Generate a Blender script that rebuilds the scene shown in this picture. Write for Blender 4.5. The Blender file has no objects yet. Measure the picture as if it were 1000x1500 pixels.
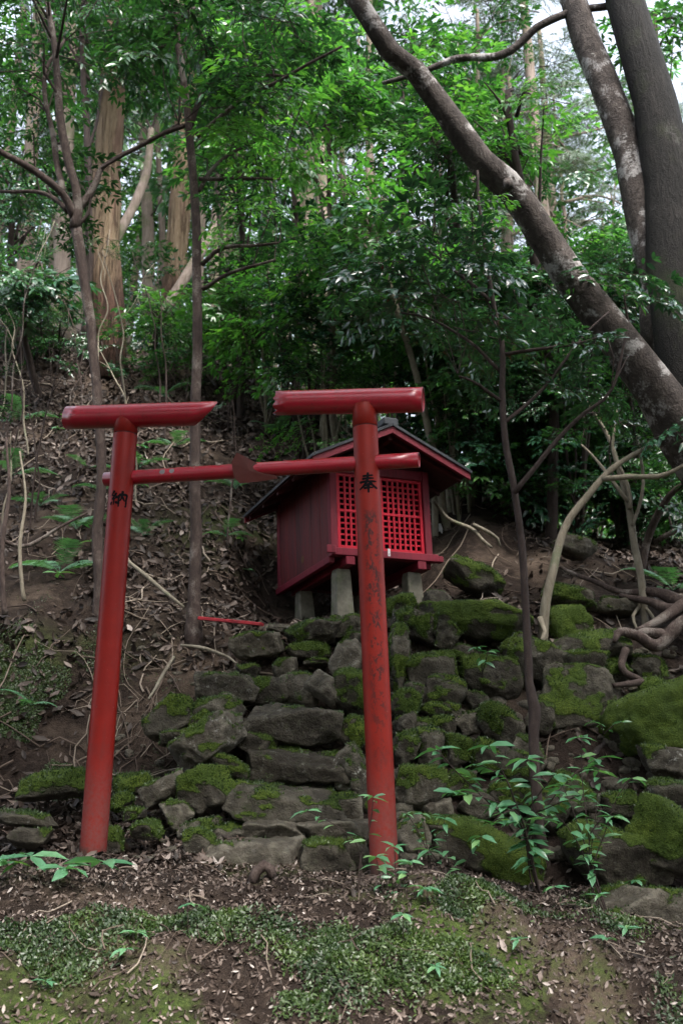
import bpy, math, random
import numpy as np
from mathutils import Matrix, Vector
random.seed(7)
RNG = np.random.default_rng(11)
sc = bpy.context.scene
COL = sc.collection
rad = math.radians

# ------------------------------------------------------------------ camera
PITCH = rad(12.8)
CAM = np.array([0.0, 0.0, 0.6])
FPX = 1458.0                                     # 35 mm lens on a 36 mm tall frame, 1500 px
cd = bpy.data.cameras.new('camera')
cam = bpy.data.objects.new('camera', cd); COL.objects.link(cam)
cam.location = CAM; cam.rotation_euler = (math.pi / 2 + PITCH, 0, 0)
cd.sensor_fit = 'VERTICAL'; cd.sensor_height = 36.0; cd.sensor_width = 24.0; cd.lens = 35.0
cd.clip_start = 0.05; cd.clip_end = 400
cd.dof.use_dof = True; cd.dof.focus_distance = 5.2; cd.dof.aperture_fstop = 3.2
sc.camera = cam
sc.render.resolution_x = 682; sc.render.resolution_y = 1024

# ------------------------------------------------------------------ sky, sun, exposure
SUN_EL, SUN_AZ = rad(60), rad(152)               # azimuth clockwise from +Y: high on the right
w = bpy.data.worlds.new('World'); sc.world = w; w.use_nodes = True
nt = w.node_tree; nt.nodes.clear()
sky = nt.nodes.new('ShaderNodeTexSky'); sky.sky_type = 'NISHITA'; sky.sun_disc = False
sky.sun_elevation = SUN_EL; sky.sun_rotation = SUN_AZ
sky.air_density = 1.0; sky.dust_density = 3.0; sky.ozone_density = 1.0
hs = nt.nodes.new('ShaderNodeHueSaturation'); hs.inputs['Saturation'].default_value = 0.45
bg = nt.nodes.new('ShaderNodeBackground'); bg.inputs['Strength'].default_value = 0.12
wo = nt.nodes.new('ShaderNodeOutputWorld')
nt.links.new(sky.outputs[0], hs.inputs['Color']); nt.links.new(hs.outputs[0], bg.inputs[0]); nt.links.new(bg.outputs[0], wo.inputs[0])
sd = bpy.data.lights.new('sun', 'SUN'); sd.energy = 1.5; sd.angle = rad(30); sd.color = (1, 0.96, 0.9)
sun = bpy.data.objects.new('sun', sd); COL.objects.link(sun)
sdir = Vector((math.sin(SUN_AZ) * math.cos(SUN_EL), math.cos(SUN_AZ) * math.cos(SUN_EL), math.sin(SUN_EL)))
sun.rotation_euler = sdir.to_track_quat('Z', 'Y').to_euler()
vs = sc.view_settings
vs.view_transform = 'Standard'; vs.look = 'None'; vs.exposure = 2.7; vs.gamma = 1.0; vs.use_curve_mapping = False
sc.render.engine = 'CYCLES'
sc.cycles.use_denoising = True
sc.cycles.max_bounces = 6; sc.cycles.diffuse_bounces = 3; sc.cycles.glossy_bounces = 2; sc.cycles.transmission_bounces = 3
sc.cycles.sample_clamp_indirect = 4

# ------------------------------------------------------------------ measuring helpers
_f = np.array([0, math.cos(PITCH), math.sin(PITCH)]); _u = np.array([0, -math.sin(PITCH), math.cos(PITCH)]); _r = np.array([1.0, 0, 0])
def ray(px, py): return _f + _r * (px - 500) / FPX + _u * (750 - py) / FPX
def at(px, py, Y):                                # the point of the place at distance Y seen there in the photograph
    d = ray(px, py); return CAM + d * (Y / d[1])
def proj(p):
    q = np.asarray(p) - CAM; d = q @ _f
    return 500 + FPX * (q @ _r) / d, 750 - FPX * (q @ _u) / d
def ppm(Y): return FPX / (Y * 1.0)

def _hash(ix, iy, iz, s):
    h = (ix * 374761393 + iy * 668265263 + iz * 2147483647 + s * 974634711) & 0xFFFFFFFF
    h = ((h ^ (h >> 13)) * 1274126177) & 0xFFFFFFFF
    return ((h ^ (h >> 16)) & 0xFFFF) / 65535.0
def vnoise(P, scale=1.0, seed=0):                 # value noise, -1..1
    P = np.asarray(P, float) * scale
    if P.shape[1] == 2: P = np.concatenate([P, np.zeros((len(P), 1))], 1)
    i = np.floor(P).astype(np.int64); f = P - i; f = f * f * (3 - 2 * f)
    out = 0
    for dx in (0, 1):
        for dy in (0, 1):
            for dz in (0, 1):
                wgt = (f[:, 0] if dx else 1 - f[:, 0]) * (f[:, 1] if dy else 1 - f[:, 1]) * (f[:, 2] if dz else 1 - f[:, 2])
                out = out + wgt * _hash(i[:, 0] + dx, i[:, 1] + dy, i[:, 2] + dz, seed)
    return out * 2 - 1
def fbm(P, scale, octv=3, seed=0):
    a, o = 1.0, 0
    for k in range(octv):
        o = o + a * vnoise(P, scale * 2 ** k, seed + 17 * k); a *= 0.5
    return o

# ------------------------------------------------------------------ mesh helpers
def mesh(name, V, F, mats, smooth=True, attr=None):
    V = np.asarray(V, np.float32)
    me = bpy.data.meshes.new(name)
    if isinstance(F, np.ndarray):
        n, k = F.shape
        me.vertices.add(len(V)); me.vertices.foreach_set('co', V.ravel())
        me.loops.add(n * k); me.loops.foreach_set('vertex_index', F.astype(np.int32).ravel())
        me.polygons.add(n); me.polygons.foreach_set('loop_start', np.arange(0, n * k, k, dtype=np.int32))
        try: me.polygons.foreach_set('loop_total', np.full(n, k, np.int32))
        except Exception: pass
        me.update(calc_edges=True)
    else:
        me.from_pydata(V.tolist(), [], F); me.update()
    if smooth: me.polygons.foreach_set('use_smooth', np.ones(len(me.polygons), bool))
    for m in (mats if isinstance(mats, (list, tuple)) else [mats]): me.materials.append(m)
    if attr is not None:
        a = me.attributes.new('rnd', 'FLOAT', 'FACE'); a.data.foreach_set('value', np.asarray(attr, np.float32))
    return me
def link(name, me, parent=None, loc=None):
    o = bpy.data.objects.new(name, me); COL.objects.link(o)
    if parent is not None: o.parent = parent
    if loc is not None: o.location = loc
    return o
def part(name, V, F, mats, parent=None, smooth=True, attr=None, world=True):
    V = np.asarray(V, float)
    if parent is not None and world:
        p = parent; off = np.zeros(3)
        while p is not None: off = off + np.array(p.location); p = p.parent
        V = V - off
    return link(name, mesh(name, V, F, mats, smooth, attr), parent)
def tag(o, label, cat, group=None, kind=None):
    if label: o['label'] = label
    if cat: o['category'] = cat
    if group: o['group'] = group
    if kind: o['kind'] = kind
    return o
def thing(name, label, cat, loc, group=None):
    o = bpy.data.objects.new(name, None); COL.objects.link(o); o.location = loc
    o.empty_display_size = 0.1
    return tag(o, label, cat, group)
def join(parts):
    Vs, Fs, n = [], [], 0
    for V, F in parts:
        Vs.append(np.asarray(V, float)); Fs += [tuple(i + n for i in f) for f in F]; n += len(V)
    return np.concatenate(Vs), Fs
def box(x0, x1, y0, y1, z0, z1, bev=0.004):
    b = min(bev, (x1 - x0) / 3, (y1 - y0) / 3, (z1 - z0) / 3)
    V, idx = [], {}
    lo, hi = (x0, y0, z0), (x1, y1, z1)
    for sx in (0, 1):
        for sy in (0, 1):
            for sz in (0, 1):
                s = (sx, sy, sz)
                for ax in range(3):
                    p = [lo[k] + (b if k != ax else 0) if not s[k] else hi[k] - (b if k != ax else 0) for k in range(3)]
                    idx[s, ax] = len(V); V.append(p)
    F = []
    def c(a): return [(0, 0), (1, 0), (1, 1), (0, 1)]
    for ax in range(3):
        o1, o2 = (ax + 1) % 3, (ax + 2) % 3
        for sgn in (0, 1):
            q = []
            for a, bb in c(0):
                s = [0, 0, 0]; s[ax] = sgn; s[o1] = a; s[o2] = bb; q.append(idx[tuple(s), ax])
            F.append(tuple(q if sgn else q[::-1]))
    for ax in range(3):                            # bevelled edges along axis ax
        o1, o2 = (ax + 1) % 3, (ax + 2) % 3
        for a in (0, 1):
            for bb in (0, 1):
                s0 = [0, 0, 0]; s0[o1] = a; s0[o2] = bb; s1 = list(s0); s1[ax] = 1
                q = [idx[tuple(s0), o1], idx[tuple(s1), o1], idx[tuple(s1), o2], idx[tuple(s0), o2]]
                F.append(tuple(q if (a == bb) else q[::-1]))
    for k in list({k[0] for k in idx}):
        q = [idx[k, 0], idx[k, 1], idx[k, 2]]
        F.append(tuple(q if sum(k) % 2 else q[::-1]))
    return np.array(V), F
def resample(P, R, step):
    P = np.asarray(P, float); R = np.asarray(R, float)
    if len(P) < 3:
        n = max(2, int(np.linalg.norm(P[-1] - P[0]) / step) + 1); t = np.linspace(0, 1, n)[:, None]
        return P[0] + (P[-1] - P[0]) * t, R[0] + (R[-1] - R[0]) * t[:, 0]
    Q = np.concatenate([[2 * P[0] - P[1]], P, [2 * P[-1] - P[-2]]]); oP, oR = [], []
    for i in range(len(P) - 1):
        n = max(1, int(np.linalg.norm(P[i + 1] - P[i]) / step))
        for k in range(n):
            t = k / n; a, b, c, d = Q[i], Q[i + 1], Q[i + 2], Q[i + 3]
            oP.append(0.5 * (2 * b + (c - a) * t + (2 * a - 5 * b + 4 * c - d) * t * t + (3 * b - a - 3 * c + d) * t ** 3))
            oR.append(R[i] + (R[i + 1] - R[i]) * t)
    oP.append(P[-1]); oR.append(R[-1])
    return np.array(oP), np.array(oR)
def tube(P, R, sides=8, step=0.15, rough=0.0, seed=0, wig=0.0, cap=True, lump=6.0, fib=0.0):
    P, R = resample(P, R, step)
    n = len(P)
    if wig: P = P + wig * np.stack([vnoise(P, 3.0, seed + k) for k in range(3)], 1) * np.minimum(1, np.arange(n) / 2)[:, None]
    T = np.gradient(P, axis=0) if n > 2 else np.repeat((P[1] - P[0])[None], 2, 0)
    T = T / (np.linalg.norm(T, axis=1)[:, None] + 1e-9)
    N = np.zeros_like(P); ref = np.array([0, 0, 1.0]) if abs(T[0][2]) < 0.9 else np.array([0, 1.0, 0])
    v = ref - T[0] * (ref @ T[0])
    for i in range(n):
        v = v - T[i] * (v @ T[i]); v = v / (np.linalg.norm(v) + 1e-9); N[i] = v
    B = np.cross(T, N)
    a = np.arange(sides) * 2 * math.pi / sides
    V = P[:, None] + R[:, None, None] * (np.cos(a)[None, :, None] * N[:, None] + np.sin(a)[None, :, None] * B[:, None])
    V = V.reshape(-1, 3)
    if rough:
        C = np.repeat(P, sides, 0); D = V - C
        V = C + D * (1 + rough * fbm(V, lump, 3, seed))[:, None]
    if fib:                                         # fibrous ridges along the stem
        C = np.repeat(P, sides, 0); D = V - C; rr = np.repeat(R, sides); aa = np.tile(a, n); s_ = np.repeat(np.arange(n) * step, sides)
        Q3 = np.stack([np.cos(aa) * 9, np.sin(aa) * 9, s_ * 1.6], 1)
        V = C + D * (1 + fib * np.abs(fbm(Q3, 1.0, 3, seed)))[:, None]
    i = np.arange(n - 1)[:, None] * sides; j = np.arange(sides)[None]; j2 = (j + 1) % sides
    F = np.stack([i + j, i + j2, i + sides + j2, i + sides + j], -1).reshape(-1, 4)
    F = [tuple(f) for f in F.tolist()]
    if cap:
        F.append(tuple(range(sides))[::-1]); F.append(tuple(range((n - 1) * sides, n * sides)))
    return V, F

# ------------------------------------------------------------------ materials
class NT:
    def __init__(s, name):
        s.m = bpy.data.materials.new(name); s.m.use_nodes = True; s.t = s.m.node_tree; s.t.nodes.clear()
        s.out = s.n('ShaderNodeOutputMaterial'); s.b = s.n('ShaderNodeBsdfPrincipled'); s.l(s.b.outputs[0], s.out.inputs[0])
        s.tc = s.n('ShaderNodeTexCoord').outputs['Object']
    def n(s, t, **k):
        x = s.t.nodes.new(t)
        for a, v in k.items(): setattr(x, a, v)
        return x
    def l(s, a, b): s.t.links.new(a, b)
    def set(s, node, key, v):
        if hasattr(v, 'is_output') or isinstance(v, bpy.types.NodeSocket): s.l(v, node.inputs[key])
        else: node.inputs[key].default_value = v
    def noise(s, scale, detail=4, rough=0.6, vec=None, dist=0.0):
        x = s.n('ShaderNodeTexNoise'); s.l(vec or s.tc, x.inputs['Vector'])
        x.inputs['Scale'].default_value = scale; x.inputs['Detail'].default_value = detail
        x.inputs['Roughness'].default_value = rough; x.inputs['Distortion'].default_value = dist
        return x.outputs['Fac']
    def scale(s, v, vec=None):
        x = s.n('ShaderNodeMapping'); s.l(vec or s.tc, x.inputs[0]); x.inputs['Scale'].default_value = v; return x.outputs[0]
    def ramp(s, fac, *stops):
        x = s.n('ShaderNodeValToRGB'); s.l(fac, x.inputs[0]); e = x.color_ramp.elements
        while len(e) < len(stops): e.new(0.5)
        for q, (p, c) in zip(e, stops):
            q.position = p; q.color = (c, c, c, 1) if isinstance(c, (int, float)) else (*c, 1)
        return x.outputs[0]
    def mix(s, f, a, b, mode='MIX'):
        x = s.n('ShaderNodeMix', data_type='RGBA', blend_type=mode)
        s.set(x, 0, f)
        for k, v in ((6, a), (7, b)):
            if isinstance(v, tuple): v = (*v, 1)
            s.set(x, k, v)
        return x.outputs[2]
    def math(s, op, a, b=0.5, c=None):
        x = s.n('ShaderNodeMath', operation=op); s.set(x, 0, a); s.set(x, 1, b)
        if c is not None: s.set(x, 2, c)
        return x.outputs[0]
    def sep(s, v=None):
        x = s.n('ShaderNodeSeparateXYZ'); s.l(v or s.tc, x.inputs[0]); return x.outputs
    def attr(s, name, typ='GEOMETRY'):
        x = s.n('ShaderNodeAttribute', attribute_name=name, attribute_type=typ); return x.outputs['Fac']
    def rnd(s): return s.n('ShaderNodeObjectInfo').outputs['Random']
    def nz(s): return s.sep(s.n('ShaderNodeNewGeometry').outputs['Normal'])[2]
    def pos(s): return s.n('ShaderNodeNewGeometry').outputs['Position']
    def bump(s, h, strength=0.5, dist=0.01):
        x = s.n('ShaderNodeBump'); s.l(h, x.inputs['Height']); x.inputs['Strength'].default_value = strength; x.inputs['Distance'].default_value = dist
        s.l(x.outputs[0], s.b.inputs['Normal']); return x
    def done(s, color, rough=0.7, spec=0.4):
        if isinstance(color, tuple): s.b.inputs['Base Color'].default_value = (*color, 1)
        else: s.l(color, s.b.inputs['Base Color'])
        s.set(s.b, 'Roughness', rough); s.b.inputs['Specular IOR Level'].default_value = spec
        return s.m

def mat_leaf(name, dark, light, trans=0.35, rough=0.36, bright=None):
    t = NT(name)
    f = t.math('ADD', t.math('MULTIPLY', t.attr('rnd'), 0.6), t.math('MULTIPLY', t.rnd(), 0.4))
    c = t.ramp(f, (0.1, dark), (0.6, light), (0.95, bright or light))
    t.done(c, rough, 0.9)
    tr = t.n('ShaderNodeBsdfTranslucent'); t.l(t.mix(1.0, c, (1.4, 1.7, 0.6), 'MULTIPLY'), tr.inputs[0])
    mx = t.n('ShaderNodeMixShader'); mx.inputs[0].default_value = trans
    t.l(t.b.outputs[0], mx.inputs[1]); t.l(tr.outputs[0], mx.inputs[2]); t.l(mx.outputs[0], t.out.inputs[0])
    return t.m
M = {}
M['leaf'] = mat_leaf('evergreen leaf', (0.011, 0.040, 0.019), (0.025, 0.08, 0.032), bright=(0.05, 0.14, 0.04), trans=.28, rough=.26)
M['leaf_bright'] = mat_leaf('young leaf', (0.03, 0.105, 0.03), (0.058, 0.165, 0.042), bright=(0.11, 0.235, 0.05), trans=0.42, rough=.32)
M['leaf_blue'] = mat_leaf('glossy dark leaf', (0.012, 0.042, 0.024), (0.028, 0.082, 0.044), bright=(0.05, 0.13, 0.068), trans=0.2, rough=0.22)
M['leaf_plant'] = mat_leaf('sapling leaf', (0.045, 0.15, 0.07), (0.10, 0.25, 0.13), bright=(0.20, 0.35, 0.13), trans=0.25, rough=0.33)
M['needle'] = mat_leaf('needle', (0.03, 0.06, 0.035), (0.06, 0.10, 0.06), trans=0.2, rough=0.6)
M['fern'] = mat_leaf('fern', (0.05, 0.15, 0.075), (0.10, 0.24, 0.13), trans=0.3, rough=0.5)
M['moss_leaf'] = mat_leaf('moss leaf', (0.014, 0.038, 0.006), (0.045, 0.085, 0.011), bright=(0.11, 0.165, 0.022), trans=0.2, rough=0.5)

def mat_dead():
    t = NT('dead leaf')
    c = t.ramp(t.attr('rnd'), (0.0, (0.015, 0.010, 0.008)), (0.4, (0.042, 0.029, 0.022)), (0.72, (0.10, 0.072, 0.058)), (0.9, (0.21, 0.165, 0.14)), (1.0, (0.38, 0.33, 0.30)))
    return t.done(c, 0.6, 0.35)
M['dead'] = mat_dead()
def mat_twig():
    t = NT('twig'); c = t.ramp(t.attr('rnd'), (0.0, (0.05, 0.035, 0.028)), (0.6, (0.12, 0.09, 0.07)), (1.0, (0.30, 0.25, 0.20)))
    return t.done(c, 0.8, 0.2)
M['twig'] = mat_twig()

def mat_ground():
    t = NT('forest soil')
    n1 = t.noise(1.3, 6, 0.65); n2 = t.noise(18, 5, 0.7); n3 = t.noise(0.7, 4, 0.6, t.scale((1, 1, 1.3)))
    soil = t.ramp(n2, (0.25, (0.009, 0.006, 0.005)), (0.55, (0.026, 0.018, 0.014)), (0.8, (0.075, 0.055, 0.042)))
    pale = t.mix(t.ramp(n1, (0.52, 0.0), (0.68, 0.7)), soil, (0.13, 0.096, 0.072))
    m = t.math('MULTIPLY', t.ramp(t.math('ADD', n3, t.math('MULTIPLY', n2, 0.22)), (0.60, 0.0), (0.72, 1.0)), t.attr('mossy'))
    moss = t.ramp(t.noise(60, 3, 0.7), (0.3, (0.02, 0.045, 0.008)), (0.7, (0.075, 0.115, 0.02)))
    t.bump(t.math('ADD', n2, t.math('MULTIPLY', t.noise(90, 3, 0.7), 0.4)), 0.9, 0.03)
    return t.done(t.mix(m, pale, moss), 0.95, 0.15)
M['ground'] = mat_ground()

def mat_rock():
    t = NT('mossy rock')
    P = t.pos()
    n1 = t.noise(5, 6, 0.65, P); n2 = t.noise(38, 5, 0.7, P); n3 = t.noise(9, 4, 0.6, P); n4 = t.noise(140, 3, 0.7, P)
    base = t.ramp(t.math('ADD', t.math('MULTIPLY', n1, 0.6), t.math('MULTIPLY', n2, 0.4)), (0.3, (0.032, 0.029, 0.025)), (0.5, (0.075, 0.068, 0.058)), (0.68, (0.16, 0.148, 0.128)))
    base = t.mix(t.math('MULTIPLY', t.rnd(), 0.55), base, t.mix(1.0, base, (0.62, 0.57, 0.50), 'MULTIPLY'))
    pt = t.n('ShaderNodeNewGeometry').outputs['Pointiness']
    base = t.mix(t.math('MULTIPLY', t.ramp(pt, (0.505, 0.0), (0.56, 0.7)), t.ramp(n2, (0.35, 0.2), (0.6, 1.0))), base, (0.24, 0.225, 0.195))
    base = t.mix(1.0, base, t.ramp(t.math('FRACT', t.math('MULTIPLY', t.rnd(), 7.3)), (0.0, (0.5, 0.47, 0.42)), (0.6, (0.8, 0.77, 0.70)), (1.0, (1.3, 1.25, 1.15))), 'MULTIPLY')
    lich = t.ramp(t.noise(22, 5, 0.75, P), (0.58, 0.0), (0.66, 1.0))
    base = t.mix(t.math('MULTIPLY', lich, t.attr('["lichen"]', 'OBJECT')), base, (0.42, 0.42, 0.38))
    up = t.math('ADD', t.attr('mossy'), t.math('MULTIPLY', t.math('SUBTRACT', n2, 0.5), 1.1))
    mk = t.ramp(up, (0.42, 0.0), (0.58, 1.0))
    moss = t.ramp(t.math('ADD', t.math('MULTIPLY', n4, 0.5), t.math('MULTIPLY', n1, 0.5)), (0.3, (0.018, 0.036, 0.006)), (0.5, (0.06, 0.10, 0.012)), (0.68, (0.14, 0.19, 0.025)))
    # thin green film under the thicker cushions
    film = t.ramp(t.math('ADD', up, t.math('MULTIPLY', n3, 0.5)), (0.25, 0.0), (0.6, 0.45))
    c = t.mix(film, base, (0.045, 0.055, 0.022)); c = t.mix(mk, c, moss)
    h = t.math('ADD', t.math('MULTIPLY', n2, 0.8), t.math('MULTIPLY', t.math('MULTIPLY', n4, mk), 0.9))
    h = t.math('ADD', h, t.math('MULTIPLY', mk, 0.5))
    h = t.math('ADD', h, t.math('MULTIPLY', t.noise(75, 4, 0.8, P), 0.5))
    t.bump(h, 1.0, 0.03)
    return t.done(c, 0.9, 0.25)
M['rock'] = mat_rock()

def mat_bark(name, c0, c1, c2, stretch=0.18, sc_=22, lich=None, lth=0.6, bumpd=0.015, moss=0.0):
    t = NT(name); v = t.scale((1, 1, stretch), t.pos())
    n1 = t.noise(sc_, 6, 0.7, v, 0.6); n2 = t.noise(3.5, 5, 0.65, t.pos()); n3 = t.noise(sc_ * 4, 3, 0.7, t.pos())
    c = t.ramp(t.math('ADD', t.math('MULTIPLY', n1, 0.65), t.math('MULTIPLY', n2, 0.35)), (0.32, c0), (0.5, c1), (0.68, c2))
    if lich: c = t.mix(t.ramp(t.math('ADD', t.math('MULTIPLY', n2, 0.8), t.math('MULTIPLY', n3, 0.2)), (lth - 0.025, 0.0), (lth + 0.03, 0.85)), c, lich)
    if moss: c = t.mix(t.math('MULTIPLY', t.ramp(t.noise(2.2, 4, 0.6, t.pos()), (0.5, 0.0), (0.66, 1.0)), moss), c, (0.05, 0.075, 0.015))
    t.bump(t.math('ADD', n1, t.math('MULTIPLY', n3, 0.4)), 0.9, bumpd)
    return t.done(c, 0.85, 0.25)
M['bark_grey'] = mat_bark('smooth grey bark', (0.012, 0.009, 0.008), (0.048, 0.038, 0.033), (0.12, 0.10, 0.09), 0.7, 16, (0.30, 0.285, 0.275), 0.545, 0.025)
M['bark_dark'] = mat_bark('dark rough bark', (0.004, 0.003, 0.003), (0.008, 0.007, 0.006), (0.024, 0.020, 0.018), 0.25, 26, (0.055, 0.052, 0.05), 0.64, 0.035, 0.25)
M['bark_brown'] = mat_bark('young brown bark', (0.022, 0.015, 0.013), (0.06, 0.042, 0.036), (0.13, 0.10, 0.085), 0.4, 30, (0.19, 0.165, 0.145), 0.57, 0.016)
M['bark_black'] = mat_bark('dark sapling bark', (0.018, 0.012, 0.01), (0.036, 0.025, 0.022), (0.065, 0.048, 0.04), 0.3, 34, None, 0.6, 0.006)
M['bark_pale'] = mat_bark('pale bark', (0.10, 0.085, 0.06), (0.19, 0.165, 0.125), (0.30, 0.27, 0.21), 0.3, 30, (0.14, 0.15, 0.09), 0.6, 0.006)
M['bark_far'] = mat_bark('far trunk bark', (0.08, 0.06, 0.045), (0.16, 0.125, 0.10), (0.26, 0.21, 0.175), 0.08, 26, None, 0.6, 0.012, 0.6)
def mat_cedar():
    t = NT('peeling cedar bark'); v = t.scale((1, 1, 0.09), t.pos())
    n1 = t.noise(38, 8, 0.75, v, 1.2); n2 = t.noise(2.0, 4, 0.6, t.scale((1, 1, 0.4), t.pos()))
    z = t.sep()[2]
    low = t.ramp(n1, (0.3, (0.03, 0.018, 0.014)), (0.55, (0.10, 0.055, 0.04)), (0.75, (0.19, 0.11, 0.08)))
    high = t.ramp(n1, (0.25, (0.10, 0.065, 0.04)), (0.5, (0.20, 0.145, 0.09)), (0.75, (0.32, 0.25, 0.17)))
    k = t.ramp(t.math('ADD', t.math('MULTIPLY', z, 0.38), t.math('MULTIPLY', n2, 0.5)), (0.62, 0.0), (0.86, 1.0))
    red = t.ramp(t.noise(1.6, 4, 0.6, t.scale((1.5, 1.5, 0.3), t.pos())), (0.5, 0.0), (0.6, 0.55))
    fis = t.ramp(t.noise(24, 6, 0.8, t.scale((1, 1, 0.05), t.pos()), 0.8), (0.40, 0.75), (0.48, 0.0))
    t.bump(t.math('SUBTRACT', n1, fis), 1.0, 0.05)
    low = t.mix(fis, low, (0.012, 0.008, 0.006)); high = t.mix(fis, high, (0.07, 0.04, 0.026))
    return t.done(t.mix(t.math('MULTIPLY', red, k), t.mix(k, low, high), (0.26, 0.15, 0.11)), 0.9, 0.15)
M['cedar'] = mat_cedar()

def mat_torii(name, base, smudge=False, dust=False, spots=None, rough=0.33):
    t = NT(name); x, y, z = t.sep()
    n = t.noise(6, 5, 0.7); n2 = t.noise(45, 4, 0.7)
    c = t.mix(t.ramp(n, (0.35, 0.0), (0.65, 0.55)), base, tuple(k * 0.62 for k in base))
    c = t.mix(t.ramp(n2, (0.60, 0.0), (0.70, 0.45)), c, (0.09, 0.025, 0.02))
    run = t.noise(26, 4, 0.75, t.scale((1, 1, 0.10))); c = t.mix(t.ramp(run, (0.54, 0.0), (0.66, 0.5)), c, (0.12, 0.012, 0.010))
    c = t.mix(t.ramp(t.noise(70, 3, 0.8), (0.68, 0.0), (0.72, 0.7)), c, (0.20, 0.10, 0.09))
    r = rough
    if smudge:                                      # what is left of brushed characters and bare streaks down the front
        sm = t.ramp(t.noise(26, 5, 0.7, t.scale((1.5, 1.5, 0.8)), 0.5), (0.50, 0.0), (0.57, 0.85))
        fr = t.math('MULTIPLY', t.ramp(t.math('MULTIPLY', y, -10), (0.15, 0.0), (0.4, 1.0)), t.ramp(t.math('ABSOLUTE', t.math('MULTIPLY', t.math('ADD', x, -0.008), 10)), (0.22, 1.0), (0.46, 0.0)))
        zz = t.ramp(t.math('MULTIPLY', z, 0.4), (0.0, 0.1), (0.2, 0.25), (0.40, 1.0), (0.695, 1.0), (0.72, 0.0))
        c = t.mix(t.math('MULTIPLY', sm, t.math('MULTIPLY', fr, zz)), c, (0.022, 0.012, 0.012))
    if dust:
        d = t.ramp(t.math('ADD', t.math('MULTIPLY', z, 1.0), t.math('MULTIPLY', n, -0.45)), (-0.0 + 0.0, 0.72), (0.35, 0.0))
        c = t.mix(t.math('MULTIPLY', d, t.ramp(n2, (0.35, 0.25), (0.6, 0.85))), c, (0.13, 0.062, 0.056))
        mud = t.ramp(t.math('ADD', z, t.math('MULTIPLY', t.noise(30, 4, 0.7), -0.12)), (0.0, 0.9), (0.035, 0.0))
        c = t.mix(mud, c, (0.05, 0.033, 0.027))
        r = t.math('MULTIPLY_ADD', d, 0.5, rough + 0.08)
    if spots:
        for (sx, sz, rx) in spots:
            dd = t.n('ShaderNodeVectorMath', operation='DISTANCE'); t.l(t.tc, dd.inputs[0]); dd.inputs[1].default_value = (sx, -0.038, sz)
            k = t.ramp(t.math('ADD', t.math('DIVIDE', dd.outputs['Value'], rx), t.math('MULTIPLY', n2, 0.5)), (0.95, 1.0), (1.0 + 0.0, 0.0))
            c = t.mix(k, c, (0.17, 0.15, 0.15))
    t.b.inputs['Coat Weight'].default_value = 0.7 if rough < .3 else 0.0; t.b.inputs['Coat Roughness'].default_value = 0.22 if rough < .3 else 0.4
    t.bump(t.math('ADD', n2, n), 0.06, 0.01)
    return t.done(c, r, 0.45 if rough < .3 else 0.2)
RED = (0.33, 0.006, 0.020)
M['post_l'] = mat_torii('weathered red post', (0.20, 0.010, 0.0065), dust=True)
M['post_r'] = mat_torii('worn red post', (0.20, 0.012, 0.0065), smudge=True, dust=True, rough=0.4)
M['beam'] = mat_torii('red beam paint', RED, rough=0.28)
M['tie'] = mat_torii('red tie paint', RED, spots=[(0.35, 0.014, 0.022), (0.405, 0.016, 0.022), (0.53, 0.03, 0.014)], rough=0.28)
M['rust'] = mat_torii('rusty plate', (0.07, 0.014, 0.010), rough=0.6)
t = NT('broken metal edge'); M['edge'] = t.done(t.ramp(t.noise(40), (0.4, (0.035, 0.02, 0.022)), (0.62, (0.22, 0.17, 0.19))), 0.5)
t = NT('black paint'); M['ink'] = t.done((0.006, 0.005, 0.006), 0.8, 0.05)
t = NT('seam'); M['seam'] = t.done((0.05, 0.01, 0.01), 0.7, 0.2)

def mat_wood(name, base, dark, rough=0.5):
    t = NT(name); v = t.scale((1, 1, 0.12))
    n = t.noise(40, 5, 0.7, v, 0.3); n2 = t.noise(5, 4, 0.6, v)
    f = t.math('ADD', t.math('MULTIPLY', n, 0.55), t.math('MULTIPLY', n2, 0.45))
    f = t.math('ADD', f, t.math('MULTIPLY', t.math('SUBTRACT', t.rnd(), 0.5), 0.12))
    t.bump(n, 0.4, 0.004)
    return t.done(t.ramp(f, (0.35, dark), (0.62, base)), rough, 0.35)
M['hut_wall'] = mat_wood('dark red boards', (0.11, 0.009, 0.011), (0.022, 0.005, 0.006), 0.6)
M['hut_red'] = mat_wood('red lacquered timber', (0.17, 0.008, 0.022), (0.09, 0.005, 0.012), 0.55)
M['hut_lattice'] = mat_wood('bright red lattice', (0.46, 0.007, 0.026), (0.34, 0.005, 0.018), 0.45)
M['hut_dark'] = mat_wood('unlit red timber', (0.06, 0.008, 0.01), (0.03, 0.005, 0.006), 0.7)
t = NT('dark roof sheet'); M['roof'] = t.done(t.ramp(t.noise(9, 5), (0.35, (0.018, 0.02, 0.024)), (0.7, (0.05, 0.055, 0.065))), 0.42)
t = NT('weathered concrete'); n_ = t.noise(14, 6, 0.7)
M['concrete'] = t.done(t.mix(t.ramp(t.noise(6, 4), (0.55, 0.0), (0.7, 0.7)), t.ramp(n_, (0.3, (0.085, 0.08, 0.062)), (0.7, (0.21, 0.195, 0.155))), (0.09, 0.11, 0.05)), 0.9, 0.2)
t = NT('white plate'); M['white'] = t.done((0.6, 0.6, 0.62), 0.4)
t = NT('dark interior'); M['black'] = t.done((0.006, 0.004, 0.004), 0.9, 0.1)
t = NT('red plank paint'); M['plank'] = t.done(t.ramp(t.noise(12, 5), (0.35, (0.20, 0.012, 0.02)), (0.7, (0.42, 0.025, 0.035))), 0.5)
t = NT('brown stain'); M['stain'] = t.done((0.10, 0.045, 0.015), 0.7)

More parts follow.
